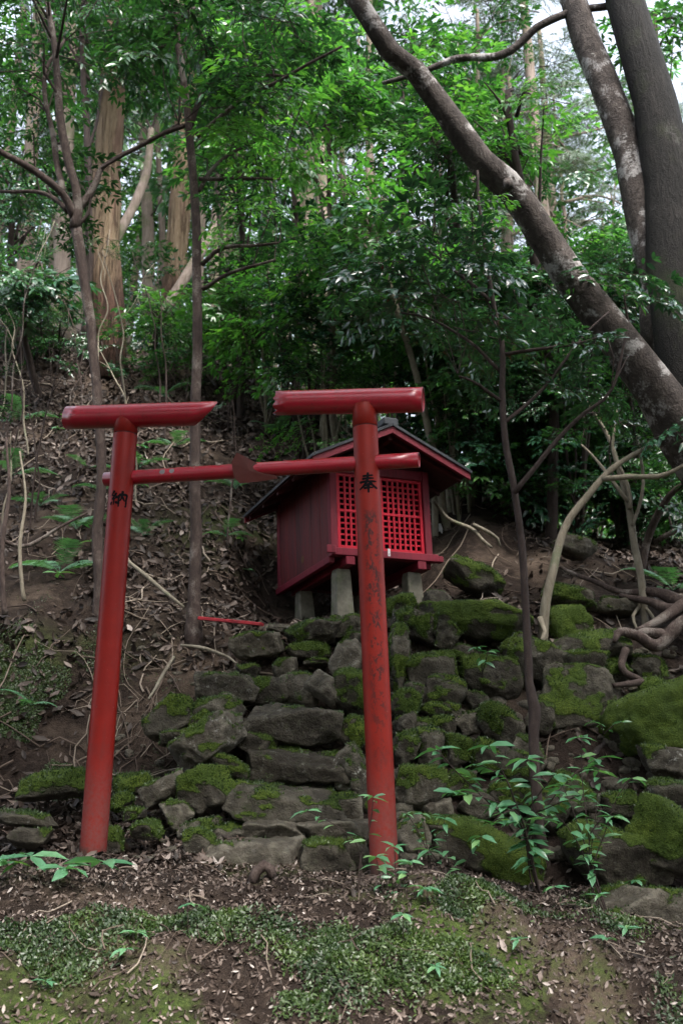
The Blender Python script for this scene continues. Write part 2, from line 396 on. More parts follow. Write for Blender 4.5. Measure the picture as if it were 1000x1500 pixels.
# ------------------------------------------------------------------ the ground
BANK = [(-60, -4), (0, -1.35), (2.5, -1.05), (3.5, -0.52), (4.05, -0.16), (4.4, -0.03), (4.62, 0.0)]
COLS = [
 (-60, [(5.3, .05), (6, .4), (6.8, 1.5), (9, 3.2), (12.5, 6.2), (16, 7.4), (30, 12), (60, 22), (120, 34)]),
 (-5, [(5.3, .05), (6, .4), (6.7, 1.5), (9, 3.1), (12.5, 6.2), (16, 7.2), (30, 10.5), (60, 18), (120, 30)]),
 (-2.2, [(5.4, .02), (6, .32), (6.6, 1.25), (9, 3.0), (12.3, 5.7), (16, 6.6), (30, 9.7), (60, 17), (120, 28)]),
 (-1.1, [(5.5, .04), (6.2, .45), (6.9, 1.3), (7.6, 1.75), (8.8, 2.6), (12, 5.2), (16, 6.0), (30, 9.0), (60, 16), (120, 27)]),
 (-.45, [(5.05, 0), (5.3, .12), (5.6, .36), (5.9, .6), (6.2, .83), (6.55, 1.1), (6.95, 1.38), (8.2, 1.5), (8.8, 2.3), (11, 4.5), (15, 5.2), (30, 8), (60, 15), (120, 26)]),
 (.3, [(5.05, -.02), (5.3, .1), (5.6, .34), (5.9, .58), (6.2, .83), (6.55, 1.1), (6.95, 1.40), (8.5, 1.6), (9.2, 2.5), (11, 4.0), (15, 4.6), (30, 7.5), (60, 14), (120, 25)]),
 (1.2, [(4.9, -.24), (5.4, -.10), (5.75, .3), (6.25, .85), (6.65, 1.25), (7.2, 1.55), (8, 2.0), (10, 3.15), (14, 3.5), (30, 6), (60, 12), (120, 22)]),
 (2.5, [(4.95, -.45), (5.4, -.15), (5.9, .4), (6.5, .95), (7.1, 1.4), (8, 1.92), (9.2, 2.42), (13, 2.75), (30, 5), (60, 11), (120, 20)]),
 (5, [(4.95, -.45), (5.4, -.15), (6, .5), (7, 1.2), (8, 1.75), (9, 2.1), (13, 2.5), (30, 5), (60, 10), (120, 20)]),
 (60, [(4.8, 0), (5.2, 0), (6, .5), (7, 1.1), (8, 1.5), (9, 1.8), (13, 2.5), (30, 5), (60, 10), (120, 20)])]
FX = np.arange(-7, 7.001, 0.05); FY = np.arange(2.0, 17.001, 0.05)
XS = np.concatenate([[-90, -60, -40, -28, -20, -15, -12, -10, -8.3], FX, [8.3, 10, 12, 15, 20, 28, 40, 60, 90]])
YS = np.concatenate([[-60, -30, -15, -7, -3, 0, 1.2], FY, [18, 19.5, 21, 24, 27, 31, 36, 42, 50, 60, 75, 95, 120, 160]])
def bank_of(x_):                                   # the front bank is lower on the right
    k = np.interp(x_, [0.4, 1.2, 2.5], [0, .24, .55])
    return [(a, b - k * np.interp(a, [0, 3.5, 4.6], [.2, .5, 1])) for a, b in BANK]
def _prof(X, Y):
    cols = np.array([np.interp(Y, [a for a, _ in bank_of(x_) + c], [b for _, b in bank_of(x_) + c]) for x_, c in COLS])
    cx = np.array([c for c, _ in COLS])
    k = np.clip(np.searchsorted(cx, X) - 1, 0, len(cx) - 2)
    f = np.clip((X - cx[k]) / (cx[k + 1] - cx[k]), 0, 1); f = f * f * (3 - 2 * f)
    ii = np.arange(len(X)); return cols[k, ii] * (1 - f) + cols[k + 1, ii] * f
GX, GY = np.meshgrid(XS, YS, indexing='ij')
q = np.stack([GX.ravel(), GY.ravel()], 1)
GZ = np.mean([_prof(q[:, 0] + dx, q[:, 1] + dy) for dx in (-.09, 0, .09) for dy in (-.09, 0, .09)], 0)
fore = 1 - np.clip((q[:, 1] - 4.5) / 0.6, 0, 1)
amp = np.where((q[:, 1] > 6.7) & (q[:, 1] < 8.4) & (np.abs(q[:, 0]) < 0.7), 0.35, 1.0)
GZ = GZ + amp * (0.07 * fbm(q, 0.9, 3, 3) + 0.03 * fbm(q, 4, 3, 9) + 0.012 * vnoise(q, 15, 5))
GZ = GZ + fore * 0.075 * np.abs(fbm(q, 3.1, 3, 31)) * np.clip((q[:, 1] - 2.0), 0, 1) * np.clip((5.0 - q[:, 1]), 0, 1)
pit = np.clip(1 - np.abs((q[:, 1] - 5.95) / 0.85), 0, 1) ** .5 * np.clip(1.25 - np.abs((q[:, 0] - 0.55) / 1.5), 0, 1)
GZ = GZ - 0.13 * np.clip(pit * 1.5, 0, 1)
hs_ = 0.10 * np.abs(fbm(q, 1.7, 3, 71)) * np.clip((q[:, 1] - 6.4) / .6, 0, 1) * np.clip((14 - q[:, 1]) / 2, 0, 1) * np.clip((np.abs(q[:, 0] - .1) - .75) / .3, 0, 1)
GZ = GZ + hs_ - 0.05 * (hs_ > 0)
GZ = GZ.reshape(GX.shape)
def ground(x, y):
    x = np.atleast_1d(np.asarray(x, float)); y = np.atleast_1d(np.asarray(y, float))
    i = np.clip(np.searchsorted(XS, x) - 1, 0, len(XS) - 2); j = np.clip(np.searchsorted(YS, y) - 1, 0, len(YS) - 2)
    fx = (x - XS[i]) / (XS[i + 1] - XS[i]); fy = (y - YS[j]) / (YS[j + 1] - YS[j])
    return (GZ[i, j] * (1 - fx) + GZ[i + 1, j] * fx) * (1 - fy) + (GZ[i, j + 1] * (1 - fx) + GZ[i + 1, j + 1] * fx) * fy
def g1(x, y): return float(ground(x, y)[0])
def gnormal(x, y):
    e = 0.06; dx = (ground(x + e, y) - ground(x - e, y)) / (2 * e); dy = (ground(x, y + e) - ground(x, y - e)) / (2 * e)
    n = np.stack([-dx, -dy, np.ones_like(dx)], 1); return n / np.linalg.norm(n, axis=1)[:, None]
YM = np.arange(3.0, 60, 0.02)
def hit(px, py):                                   # where the line of sight meets the ground
    d = ray(px, py); P = CAM[None] + d[None] * (YM / d[1])[:, None]
    below = P[:, 2] < ground(P[:, 0], P[:, 1])
    return P[np.argmax(below)] if below.any() else P[-1]
nx, ny = len(XS), len(YS)
ii = (np.arange(nx - 1)[:, None] * ny + np.arange(ny - 1)[None]).ravel()
GF = np.stack([ii, ii + ny, ii + ny + 1, ii + 1], 1)
go = link('ground', mesh('ground', np.stack([GX.ravel(), GY.ravel(), GZ.ravel()], 1), GF, M['ground']))
a_ = go.data.attributes.new('mossy', 'FLOAT', 'POINT')
mz = np.clip(1.2 - np.abs(q[:, 1] - 3.9) / 1.2, 0, 1) * 0.9 + 1.2 * np.exp(-((q[:, 0] + 2.1) / .8) ** 2 - ((q[:, 1] - 6.3) / .4) ** 2) + 0.5 * np.exp(-((q[:, 0] + .9) / .6) ** 2 - ((q[:, 1] - 8.6) / .5) ** 2) + 0.35 * np.exp(-((q[:, 0] - 1.3) / 1.0) ** 2 - ((q[:, 1] - 7.2) / .6) ** 2)
a_.data.foreach_set('value', np.clip(mz, 0, 1).astype(np.float32))
tag(go, None, None, kind='structure')

# ------------------------------------------------------------------ stones
def ico(n):
    import bmesh
    bm = bmesh.new(); bmesh.ops.create_icosphere(bm, subdivisions=n, radius=1)
    V = np.array([v.co for v in bm.verts]); V /= np.linalg.norm(V, axis=1)[:, None]
    F = np.array([[v.index for v in f.verts] for f in bm.faces]); bm.free(); return V, F
ICO = {k: ico(k) for k in (3, 4, 5)}
def rock_mesh(a, b, c, seed, lvl, roll=0.0, slab=False, yaw=None):
    """A broken stone of half sizes a (across), b (deep), c (high)."""
    r = np.random.default_rng(seed)
    D, F = ICO[lvl]
    N = [np.array(v, float) for v in ((1, 0, 0), (-1, 0, 0), (0, 1, 0), (0, -1, 0), (0, 0, 1), (0, 0, -1))]
    H = [1.0] * 6
    N = [n + r.normal(0, 0.13 if slab else 0.22, 3) for n in N]
    for _ in range(16 if slab else 18):
        N.append(r.normal(0, 1, 3)); H.append(r.uniform(0.99, 1.42) if slab else r.uniform(0.97, 1.38))
    N = np.array([n / np.linalg.norm(n) for n in N]); H = np.array(H)
    dp = np.maximum(D @ N.T, 1e-3); k = 60.0
    s = ((dp / H) ** k).sum(1) ** (1 / k)
    V = D / s[:, None]
    V = V / np.abs(V).max(0)
    V = V * np.array([a, b, c])
    m = min(a, b, c)
    n = D / np.array([a, b, c]); n /= np.linalg.norm(n, axis=1)[:, None]
    off = r.uniform(-50, 50, 3)
    V = V + n * (m * (0.06 * fbm(V + off, 1.3 / m, 3, seed % 97)) + min(0.012, m * .12) * fbm(V + off, 22, 2, 5) - 0.008 * np.abs(fbm(V + off, 9, 2, 8)))[:, None]
    y = r.uniform(-0.3, 0.3) if yaw is None else yaw
    R = Matrix.Rotation(y, 3, 'Z') @ Matrix.Rotation(r.uniform(-.12, .12), 3, 'X')
    V = V @ np.array(Matrix.Rotation(roll, 3, 'Y') @ R).T
    return V, F
SEED = [100]
def stone(name, px, py, wpx, hpx, roll=0, moss=0.5, lichen=0.2, parent=None, depth=None, fwd=0.0, Y=None, lvl=None, slab=False):
    SEED[0] += 1
    if Y is None: p = hit(px, py + hpx * 0.25)
    else: p = at(px, py, Y)
    Yc = p[1] - fwd
    s = Yc / FPX * 1.02
    a, c = wpx * s / 2, hpx * s / 2
    b = depth or min(max(a, c) * 0.85, 0.33)
    p = at(px, py, Yc + b * 0.45)
    lv = lvl or (5 if max(wpx, hpx) > 80 else 4 if max(wpx, hpx) > 34 else 3)
    V, F = rock_mesh(a * 1.06, b, c * 1.1, SEED[0], lv, -rad(roll), slab, 0.0 if slab else None)
    if parent is None: V0 = V; loc = p
    else: V0 = V; loc = p - np.array(parent.location)
    fn = np.cross(V[F[:, 1]] - V[F[:, 0]], V[F[:, 2]] - V[F[:, 0]]); ar = np.linalg.norm(fn, axis=1) / 2; fn = fn / (2 * ar[:, None] + 1e-12)
    vn = np.zeros_like(V)
    for j in range(3): np.add.at(vn, F[:, j], fn * ar[:, None])
    vn /= np.linalg.norm(vn, axis=1)[:, None] + 1e-12
    mk = 0.55 * vn[:, 2] + 0.62 * fbm(V + p, 7.5, 4, 77) + 2.0 * (moss - 0.56)
    mk = np.clip((mk - 0.08) / 0.42, 0, 1); mk = mk * mk * (3 - 2 * mk)
    thick = min(.012, .06 * min(a, c))
    V = V + vn * (mk * thick * (1 + .6 * vnoise(V + p, 45, 4)))[:, None]
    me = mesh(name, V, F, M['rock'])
    at_ = me.attributes.new('mossy', 'FLOAT', 'POINT'); at_.data.foreach_set('value', mk.astype(np.float32))
    o = link(name, me, parent, loc)
    o['moss'] = float(moss); o['lichen'] = float(lichen)
    # cushions of short shoots where the moss is thick
    pf = mk[F].mean(1) * ar; tot = pf.sum()
    nb = int(min(900, tot * 9000))
    if nb > 20:
        r = np.random.default_rng(SEED[0]); fi = r.choice(len(F), nb, p=pf / tot); u = r.random((nb, 2)); su = np.sqrt(u[:, 0])
        P3 = V[F[fi, 0]] * (1 - su)[:, None] + V[F[fi, 1]] * (su * (1 - u[:, 1]))[:, None] + V[F[fi, 2]] * (su * u[:, 1])[:, None]
        Nn = fn[fi] + r.normal(0, .35, (nb, 3)) + np.array([0, -.1, .3]); Nn /= np.linalg.norm(Nn, axis=1)[:, None]
        T = np.cross(Nn, r.normal(0, 1, (nb, 3))); T /= np.linalg.norm(T, axis=1)[:, None]
        s = r.uniform(.007, .016, nb)[:, None]
        q3 = np.stack([P3 - T * s * .35, P3 + T * s * .35, P3 + Nn * s + T * s * .1], 1).reshape(-1, 3)
        mo = link('moss', mesh('moss', q3, np.arange(nb * 3).reshape(-1, 3), M['moss_leaf'], True, np.clip(.45 + .4 * vnoise(P3 + p, 14, 3) + r.normal(0, .18, nb), 0, 1)), o); mo['kind'] = 'stuff'
    return o

steps = thing('stone_steps', 'rough stone steps climbing from the torii to the little red shrine', 'steps', at(430, 1280, 5.1))
# px, py, w, h, roll (deg, + = right end up), moss, lichen, Y
STEP = [
 (374, 1257, 142, 62, -1, .42, .1, 5.10), (477, 1260, 76, 62, 0, .58, .1, 5.08), (523, 1256, 34, 60, 0, .5, .2, 5.10), (292, 1246, 42, 60, 8, .62, .3, 5.12),
 (396, 1217, 92, 34, 0, .3, .1, 5.28), (495, 1219, 110, 34, 0, .32, .1, 5.28), (336, 1222, 60, 30, 0, .35, .1, 5.3),
 (419, 1182, 176, 66, -5, .5, .35, 5.42), (510, 1184, 40, 42, 0, .45, .1, 5.5),
 (433, 1127, 152, 58, -2, .42, .25, 5.68), (516, 1132, 58, 72, 35, .45, .9, 5.62), (528, 1166, 46, 78, 10, .5, .6, 5.6),
 (432, 1066, 150, 70, -4, .38, .2, 5.92), (520, 1073, 46, 50, 0, .6, .1, 5.9), (374, 1089, 58, 34, -10, .72, .1, 5.8), (333, 1122, 64, 30, -16, .5, .2, 5.62),
 (333, 1009, 90, 46, -3, .46, .4, 6.2), (396, 1013, 58, 46, 5, .72, .1, 6.24), (436, 1012, 62, 52, -12, .6, .1, 6.22), (475, 1007, 40, 60, 52, .4, .4, 6.12), (515, 1014, 62, 68, -20, .75, .1, 6.12),
 (306, 1086, 122, 56, 36, .6, .5, 5.66), (322, 1040, 76, 42, 14, .5, .45, 5.98), (252, 1055, 76, 56, 30, .68, .15, 5.95), (291, 1058, 38, 30, 30, .85, .1, 5.9), (257, 1080, 54, 24, 14, .75, .2, 5.85),
 (298, 1164, 94, 66, 26, .72, .05, 5.45), (241, 1157, 66, 42, 26, .42, .5, 5.5), (288, 1215, 62, 28, 12, .6, .25, 5.28), (260, 1192, 46, 40, -30, .78, .1, 5.36),
 (381, 950, 80, 42, 2, .58, .35, 6.55), (462, 928, 84, 42, 12, .6, .3, 6.62), (507, 920, 60, 40, 12, .64, .2, 6.66), (452, 955, 62, 28, 3, .58, .1, 6.55), (464, 970, 40, 18, 0, .7, .1, 6.5),
 (512, 965, 62, 50, 22, .34, .35, 6.4), (364, 981, 36, 24, 0, .6, .1, 6.45), (418, 980, 44, 34, 30, .5, .1, 6.42), (408, 922, 44, 16, -2, .35, .6, 6.8), (520, 936, 40, 24, 0, .6, .1, 6.6),
]
for (px, py, ww, hh, ro, mo, li, Y) in STEP:
    sl = ww > 70 and abs(ro) < 10                   # the wide treads are flat slabs, with a dark gap below each
    stone('stone', px, py - (2 if sl else 0), ww * (1.03 if sl else 1), hh * (.84 if sl else .95), ro, mo - (.1 if sl else .03), li, steps, Y=Y, slab=sl)
wall = thing('rock_wall', 'tumbled mossy dry stone wall under the shrine, right of the red post', 'wall', at(690, 1230, 5.6))
WALL = [
 (606, 915, 72, 44, -18, .45, .5, 6.6), (588, 890, 44, 30, 10, .75, .1, 6.75), (692, 914, 152, 58, -8, .78, .15, 6.62), (585, 966, 30, 92, 0, .55, .25, 6.35), (654, 930, 38, 34, -10, .66, .1, 6.5),
 (632, 985, 70, 56, 10, .52, .15, 6.35), (650, 1017, 58, 50, -8, .55, .2, 6.2), (676, 958, 44, 30, 0, .5, .2, 6.5), (718, 1000, 96, 60, -20, .56, .15, 6.38), (778, 969, 92, 54, -26, .62, .2, 6.42),
 (607, 1021, 38, 36, 0, .5, .1, 6.2), (593, 1032, 40, 42, -35, .8, .1, 6.12), (686, 1060, 44, 34, 20, .5, .1, 6.1), (730, 1062, 70, 50, -25, .62, .1, 6.05), (593, 1098, 36, 60, -10, .5, .1, 5.85),
 (628, 1102, 36, 64, 0, .55, .2, 5.85), (594, 1062, 30, 38, 0, .5, .1, 6.0), (618, 1068, 26, 34, 0, .5, .1, 6.0), (648, 1064, 34, 30, -10, .6, .1, 6.02), (664, 1044, 30, 26, 0, .5, .1, 6.1),
 (668, 1102, 46, 40, -15, .6, .1, 5.9), (614, 1156, 66, 66, -5, .45, .3, 5.62), (672, 1150, 52, 36, 0, .6, .1, 5.7), (716, 1110, 52, 44, -20, .6, .1, 5.86), (656, 1212, 130, 34, -4, .62, .1, 5.42),
 (601, 1226, 52, 56, 0, .45, .1, 5.36), (708, 1256, 168, 84, -22, .72, .08, 5.42), (752, 1122, 46, 42, 0, .5, .1, 5.85), (790, 1050, 40, 40, -20, .5, .1, 6.1), (744, 1170, 60, 46, -15, .6, .1, 5.66),
 (800, 1190, 60, 50, -35, .6, .15, 5.6), (772, 1100, 44, 40, 0, .45, .1, 5.9), (700, 1180, 50, 34, 5, .5, .1, 5.6), (640, 1186, 44, 30, 0, .55, .1, 5.58), (700, 1030, 40, 30, 0, .5, .1, 6.25), (640, 1040, 40, 26, 0, .6, .1, 6.12),
]
for (px, py, ww, hh, ro, mo, li, Y) in WALL: stone('stone', px, py, ww * 1.06, hh * 1.06, ro, mo + .04, li, wall, Y=Y)

BOULDERS = [
 (850, 1028, 108, 92, -8, .56, .1, 6.25, 'big round moss-capped boulder in the shade beside the thin dark sapling'),
 (853, 951, 124, 40, 8, .55, .15, 6.5, 'long flat slab with a green mossy upper edge, below the round mossy stone'),
 (832, 916, 66, 50, -3, .85, .05, 6.75, 'rounded stone wholly covered in smooth green moss by the pale curved sapling'),
 (853, 974, 66, 34, 5, .64, .2, 6.35, 'knobbly mossy stone sitting on top of the big round boulder'),
 (896, 987, 40, 40, -40, .6, .1, 6.4, 'small tilted stone wedged against the bent pale root'),
 (832, 874, 76, 36, -12, .72, .2, 6.95, 'flat sloping stone with bright moss just left of the curved sapling foot'),
 (945, 980, 56, 38, -5, .6, .1, 6.5, 'dark half-buried mossy stone under the winding surface roots'),
 (957, 1016, 52, 36, 8, .66, .1, 6.3, 'low mossy stone above the large green sloping slab'),
 (962, 1052, 150, 84, 24, .86, .1, 5.9, 'large slab thick with bright moss sloping down at the right edge'),
 (975, 1116, 64, 42, -5, .35, .6, 5.72, 'bare grey lichened rock under the large mossy slab'),
 (985, 1170, 76, 50, 10, .5, .8, 5.5, 'pale lichen-spotted rock between the grey rock and the round green boulder'),
 (985, 1236, 118, 96, -18, .68, .35, 5.2, 'big rounded boulder with green moss and a pale bald patch at the right edge'),
 (905, 1260, 128, 72, -8, .66, .1, 5.25, 'broad moss-covered boulder low down behind the leafy saplings'),
 (936, 1345, 126, 84, 6, .36, .1, 4.75, 'dark bare boulder at the foot of the bank, lowest on the right'),
 (905, 1180, 46, 36, -12, .5, .2, 5.6, 'small dim stone in the hollow behind the leggy sapling'),
 (836, 1165, 60, 46, -40, .6, .15, 5.6, 'slanting mossy stone behind the leaves of the broad sapling'),
 (905, 890, 60, 26, -4, .5, .2, 7.0, 'low half-buried stone near the foot of the forked pale sapling'),
 (840, 800, 60, 34, -10, .55, .2, 7.7, 'dim mossy stone high on the leafy slope right of the shrine'),
 (694, 846, 84, 46, -22, .6, .1, 7.5, 'earth-coloured mossy outcrop right of the shrine legs'),
 (640, 880, 44, 30, 0, .4, .1, 7.0, 'dark small stone lying beside the shrine front leg'),
 (80, 1150, 96, 38, 8, .72, .1, 5.6, 'flat moss-topped stone behind the left torii post'),
 (36, 1200, 88, 24, -6, .4, .3, 5.3, 'flat grey slab lying at the left edge before the bank'),
 (46, 1226, 58, 30, 6, .38, .4, 5.2, 'angular bare grey stone in front of the flat slab at left'),
 (196, 1150, 54, 34, 12, .72, .1, 5.6, 'cushion-like mossy stone right of the left torii post'),
 (178, 1174, 36, 24, 0, .78, .1, 5.45, 'small bright mossy stone touching the left torii post'),
 (198, 1192, 34, 20, 4, .55, .3, 5.35, 'small greenish stone among dead leaves near the lowest step'),
 (215, 1215, 50, 28, -8, .6, .2, 5.25, 'low stone half buried in leaf litter left of the lowest step'),
 (166, 1230, 32, 40, 0, .5, .2, 5.3, 'dark upright stone close behind the left post foot'),
 (60, 1385, 70, 50, 10, .62, .1, 4.15, 'mossy hummock of stone on the front bank at left'),
]
for (px, py, ww, hh, ro, mo, li, Y, lab) in BOULDERS:
    if px > 780: ww, hh, mo = ww * 1.1, hh * 1.12, mo + .05
    tag(stone('boulder', px, py, ww, hh, ro, mo, li, None, Y=Y, lvl=4 if ww < 100 else 5), lab, 'rock')
# small rubble between the stones, too many and small to tell apart
def rubble():
    Vs, Fs, n = [], [], 0
    D, F = ico(2)
    r = np.random.default_rng(5)
    for _ in range(520):
        px = r.uniform(140, 1000); py = r.uniform(930, 1262)
        p = hit(px, py); s = r.uniform(0.015, 0.05) * (1.2 if px > 560 else .7)
        h = D * (1 + 0.35 * fbm(D + r.uniform(-9, 9, 3), 1.3, 2, 3))[:, None] * np.array([1.2, 1, .7]) * s
        R = np.array(Matrix.Rotation(r.uniform(0, 6.28), 3, 'Z') @ Matrix.Rotation(r.uniform(-.6, .6), 3, 'X'))
        Vs.append(h @ R.T + p); Fs.append(F + n); n += len(D)
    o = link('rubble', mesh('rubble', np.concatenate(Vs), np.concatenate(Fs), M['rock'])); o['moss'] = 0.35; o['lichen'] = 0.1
    tag(o, None, None, kind='stuff')
rubble()

# ------------------------------------------------------------------ the shrine
hyaw, hpit, hrol = 0.397, -0.073, -0.003
HM = Matrix.Translation((-0.072, 7.1, 1.95)) @ (Matrix.Rotation(hyaw, 4, 'Z') @ Matrix.Rotation(hpit, 4, 'X') @ Matrix.Rotation(hrol, 4, 'Y'))
hut = thing('shrine', 'small red wooden shrine with lattice doors on stone legs', 'shrine', (0, 0, 0))
hut.matrix_world = HM
W_, H_, D_, S_, O_, ZA, E_, ZE, O2 = 0.827, 0.64, 1.195, 0.097, 0.264, 0.923, 0.65, 0.612, 0.191
def hp(name, V, F, m, par=None, smooth=False): return link(name, mesh(name, V, F, m, smooth), par or hut)
def hbox(name, x0, x1, y0, y1, z0, z1, m, par=None, bev=0.004): return hp(name, *box(x0, x1, y0, y1, z0, z1, bev), m, par)
mid = W_ / 2
slope = (ZA - ZE) / E_
for x in (0, W_ - 0.055): hbox('pillar', x, x + 0.055, 0, 0.06, 0, 0.66, M['hut_red'])
for x in (0.002, W_ - 0.057): hbox('pillar', x, x + 0.055, D_ - 0.06, D_, -S_, 0.66, M['hut_red'])
for s in (0, 1):                                    # side walls of upright boards
    n = 6; y = 0.062
    wdt = (D_ - 0.124) / n
    for k in range(n):
        x0 = 0.012 if s == 0 else W_ - 0.026
        dx = 0.0012 * ((k * 7) % 3)
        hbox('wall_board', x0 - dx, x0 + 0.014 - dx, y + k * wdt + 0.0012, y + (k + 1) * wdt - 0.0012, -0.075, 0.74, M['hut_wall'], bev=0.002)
for k in range(5):
    wd = (W_ - 0.12) / 5
    hbox('wall_board', 0.06 + k * wd + .0012, 0.06 + (k + 1) * wd - .0012, D_ - 0.03, D_ - 0.014, -0.075, 0.78, M['hut_wall'], bev=0.002)
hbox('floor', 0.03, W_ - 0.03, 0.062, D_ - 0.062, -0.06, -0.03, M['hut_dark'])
for x0 in (-0.004, W_ - 0.04): hbox('side_beam', x0, x0 + 0.044, 0.045, D_ + 0.03, -S_ - 0.005, -0.05, M['hut_red'])
hbox('sill_beam', -0.005, W_ + 0.03, -0.035, 0.04, -0.06, -0.004, M['hut_red'])
hbox('beam_end', -0.055, 0.015, -0.052, -0.0355, -0.052, 0.006, M['hut_red'])
hbox('beam_end', W_ + 0.031, W_ + 0.075, -0.028, 0.03, -0.058, -0.012, M['hut_red'])
for x0 in (0.10, W_ - 0.145): hbox('joist', x0, x0 + 0.07, -0.03, D_ - 0.07, -0.125, -0.0605, M['hut_red'])
hbox('lintel', 0.056, W_ - 0.056, 0.004, 0.05, 0.585, 0.66, M['hut_red'])
# two lattice doors, each two fields of bars
bv = mesh('lattice_bar', *box(-0.0078, 0.0078, -0.006, 0.006, 0, 0.262, 0.0015), M['hut_lattice'], False)
bh = mesh('lattice_bar', *box(0, 0.305, -0.005, 0.005, -0.0065, 0.0065, 0.0015), M['hut_lattice'], False)
for dk, x0 in enumerate((0.058, 0.414)):
    dw = 0.354
    y0 = 0.012 + 0.006 * dk
    door = hbox('lattice_door', x0, x0 + 0.024, y0, y0 + 0.026, 0.0, 0.584, M['hut_lattice'], bev=0.002)
    hbox('stile', x0 + dw - 0.024, x0 + dw, y0, y0 + 0.026, 0.0, 0.584, M['hut_lattice'], door, .002)
    for z0, z1 in ((0.0, 0.028), (0.286, 0.306), (0.562, 0.584)):
        hbox('rail', x0 + 0.0245, x0 + dw - 0.0245, y0 + .001, y0 + 0.025, z0, z1, M['hut_lattice'], door, .002)
    for zb in (0.026, 0.303):
        for k in range(6):
            link('lattice_bar', bv, door, (x0 + 0.024 + (k + 1) * 0.306 / 7, y0 + 0.008, zb))
        for k in range(5):
            link('lattice_bar', bh, door, (x0 + 0.0245, y0 + 0.015, zb + (k + 1) * 0.262 / 6))
hbox('interior_shade_sheet', 0.06, W_ - 0.06, 0.16, 0.17, -0.02, 0.60, M['black'])  # black sheet added behind the doors, standing in for the shade inside
hbox('latch', 0.432, 0.452, -0.0395, -0.036, -0.045, 0.012, M['white'], bev=.001)
hp('latch_eye', *tube([(0.442, -0.041, -0.03), (0.442, -0.0396, -0.03)], [0.004, 0.004], 8, 1), M['black'])
# gable, roof sheets, barge boards, ridge
hp('gable_board', np.array([(0.02, 0.03, 0.66), (W_ - 0.02, 0.03, 0.66), (mid, 0.03, ZA - 0.05), (0.02, 0.05, 0.66), (W_ - 0.02, 0.05, 0.66), (mid, 0.05, ZA - 0.05)]),
   [(0, 1, 2), (5, 4, 3), (0, 3, 4, 1), (1, 4, 5, 2), (2, 5, 3, 0)], M['hut_dark'])
def slab(xa, za, xb, zb, y0, y1, th):               # a roof sheet from ridge (a) to eave (b), th thick downward
    V = [(xa, y0, za), (xb, y0, zb), (xb, y1, zb), (xa, y1, za), (xa, y0, za - th), (xb, y0, zb - th), (xb, y1, zb - th), (xa, y1, za - th)]
    return np.array(V), [(0, 1, 2, 3), (7, 6, 5, 4), (0, 4, 5, 1), (1, 5, 6, 2), (2, 6, 7, 3), (3, 7, 4, 0)]
for s in (-1, 1):
    hp('roof_sheet', *slab(mid + s * .001, ZA, mid + s * E_, ZE, -O_, D_ + O2, 0.022), M['roof'])
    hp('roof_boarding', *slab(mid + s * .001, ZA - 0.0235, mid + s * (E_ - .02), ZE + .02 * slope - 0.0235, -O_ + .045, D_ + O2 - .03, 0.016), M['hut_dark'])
    for ya in (-O_ + 0.012, D_ + O2 - .03):
        hp('barge_board', *slab(mid + s * .0008, ZA - 0.0235, mid + s * (E_ - .012), ZE + .012 * slope - 0.0235, ya, ya + 0.024, 0.052), M['hut_red'])
    for k in range(5):
        yr = -O_ + 0.12 + k * (D_ + O_ + O2 - 0.24) / 4
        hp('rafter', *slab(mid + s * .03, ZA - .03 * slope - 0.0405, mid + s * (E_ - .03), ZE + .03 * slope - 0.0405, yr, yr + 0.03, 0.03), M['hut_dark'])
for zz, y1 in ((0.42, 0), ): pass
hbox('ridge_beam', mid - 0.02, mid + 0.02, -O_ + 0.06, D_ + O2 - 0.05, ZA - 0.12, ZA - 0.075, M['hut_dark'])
hbox('ridge_cap', mid - 0.065, mid + 0.065, -O_ + 0.03, D_ + O2 - 0.02, ZA - 0.012, ZA + 0.055, M['roof'], bev=.012)
hp('knot_stain', *tube([(0.0085, 0.62, 0.06), (0.0095, 0.62, 0.06)], [0.03, 0.03], 12, 1), M['stain'])
inv = np.array(HM.inverted())
def tolocal(V): V = np.asarray(V); return V @ inv[:3, :3].T + inv[:3, 3]
for lx, ly in ((0.135, 0.16), (W_ - 0.13, 0.12), (0.14, 0.95), (W_ - 0.16, 0.98)):
    top = np.array(HM @ Vector((lx, ly, -0.127)))
    zb = g1(top[0], top[1]) - 0.12
    V, F = box(-0.5, 0.5, -0.5, 0.5, 0, 1, 0.06)
    k = V[:, 2:3]
    wd = 0.145 - 0.035 * k
    ang = hyaw; R = np.array([[math.cos(ang), -math.sin(ang)], [math.sin(ang), math.cos(ang)]])
    xy = (V[:, :2] * wd) @ R.T
    P = np.concatenate([xy[:, :1] + top[0] + 0.02 * (1 - k), xy[:, 1:] + top[1] - 0.02 * (1 - k), zb + k * (top[2] + 0.004 - zb)], 1)
    hp('stone_leg', tolocal(P), F, M['concrete'])

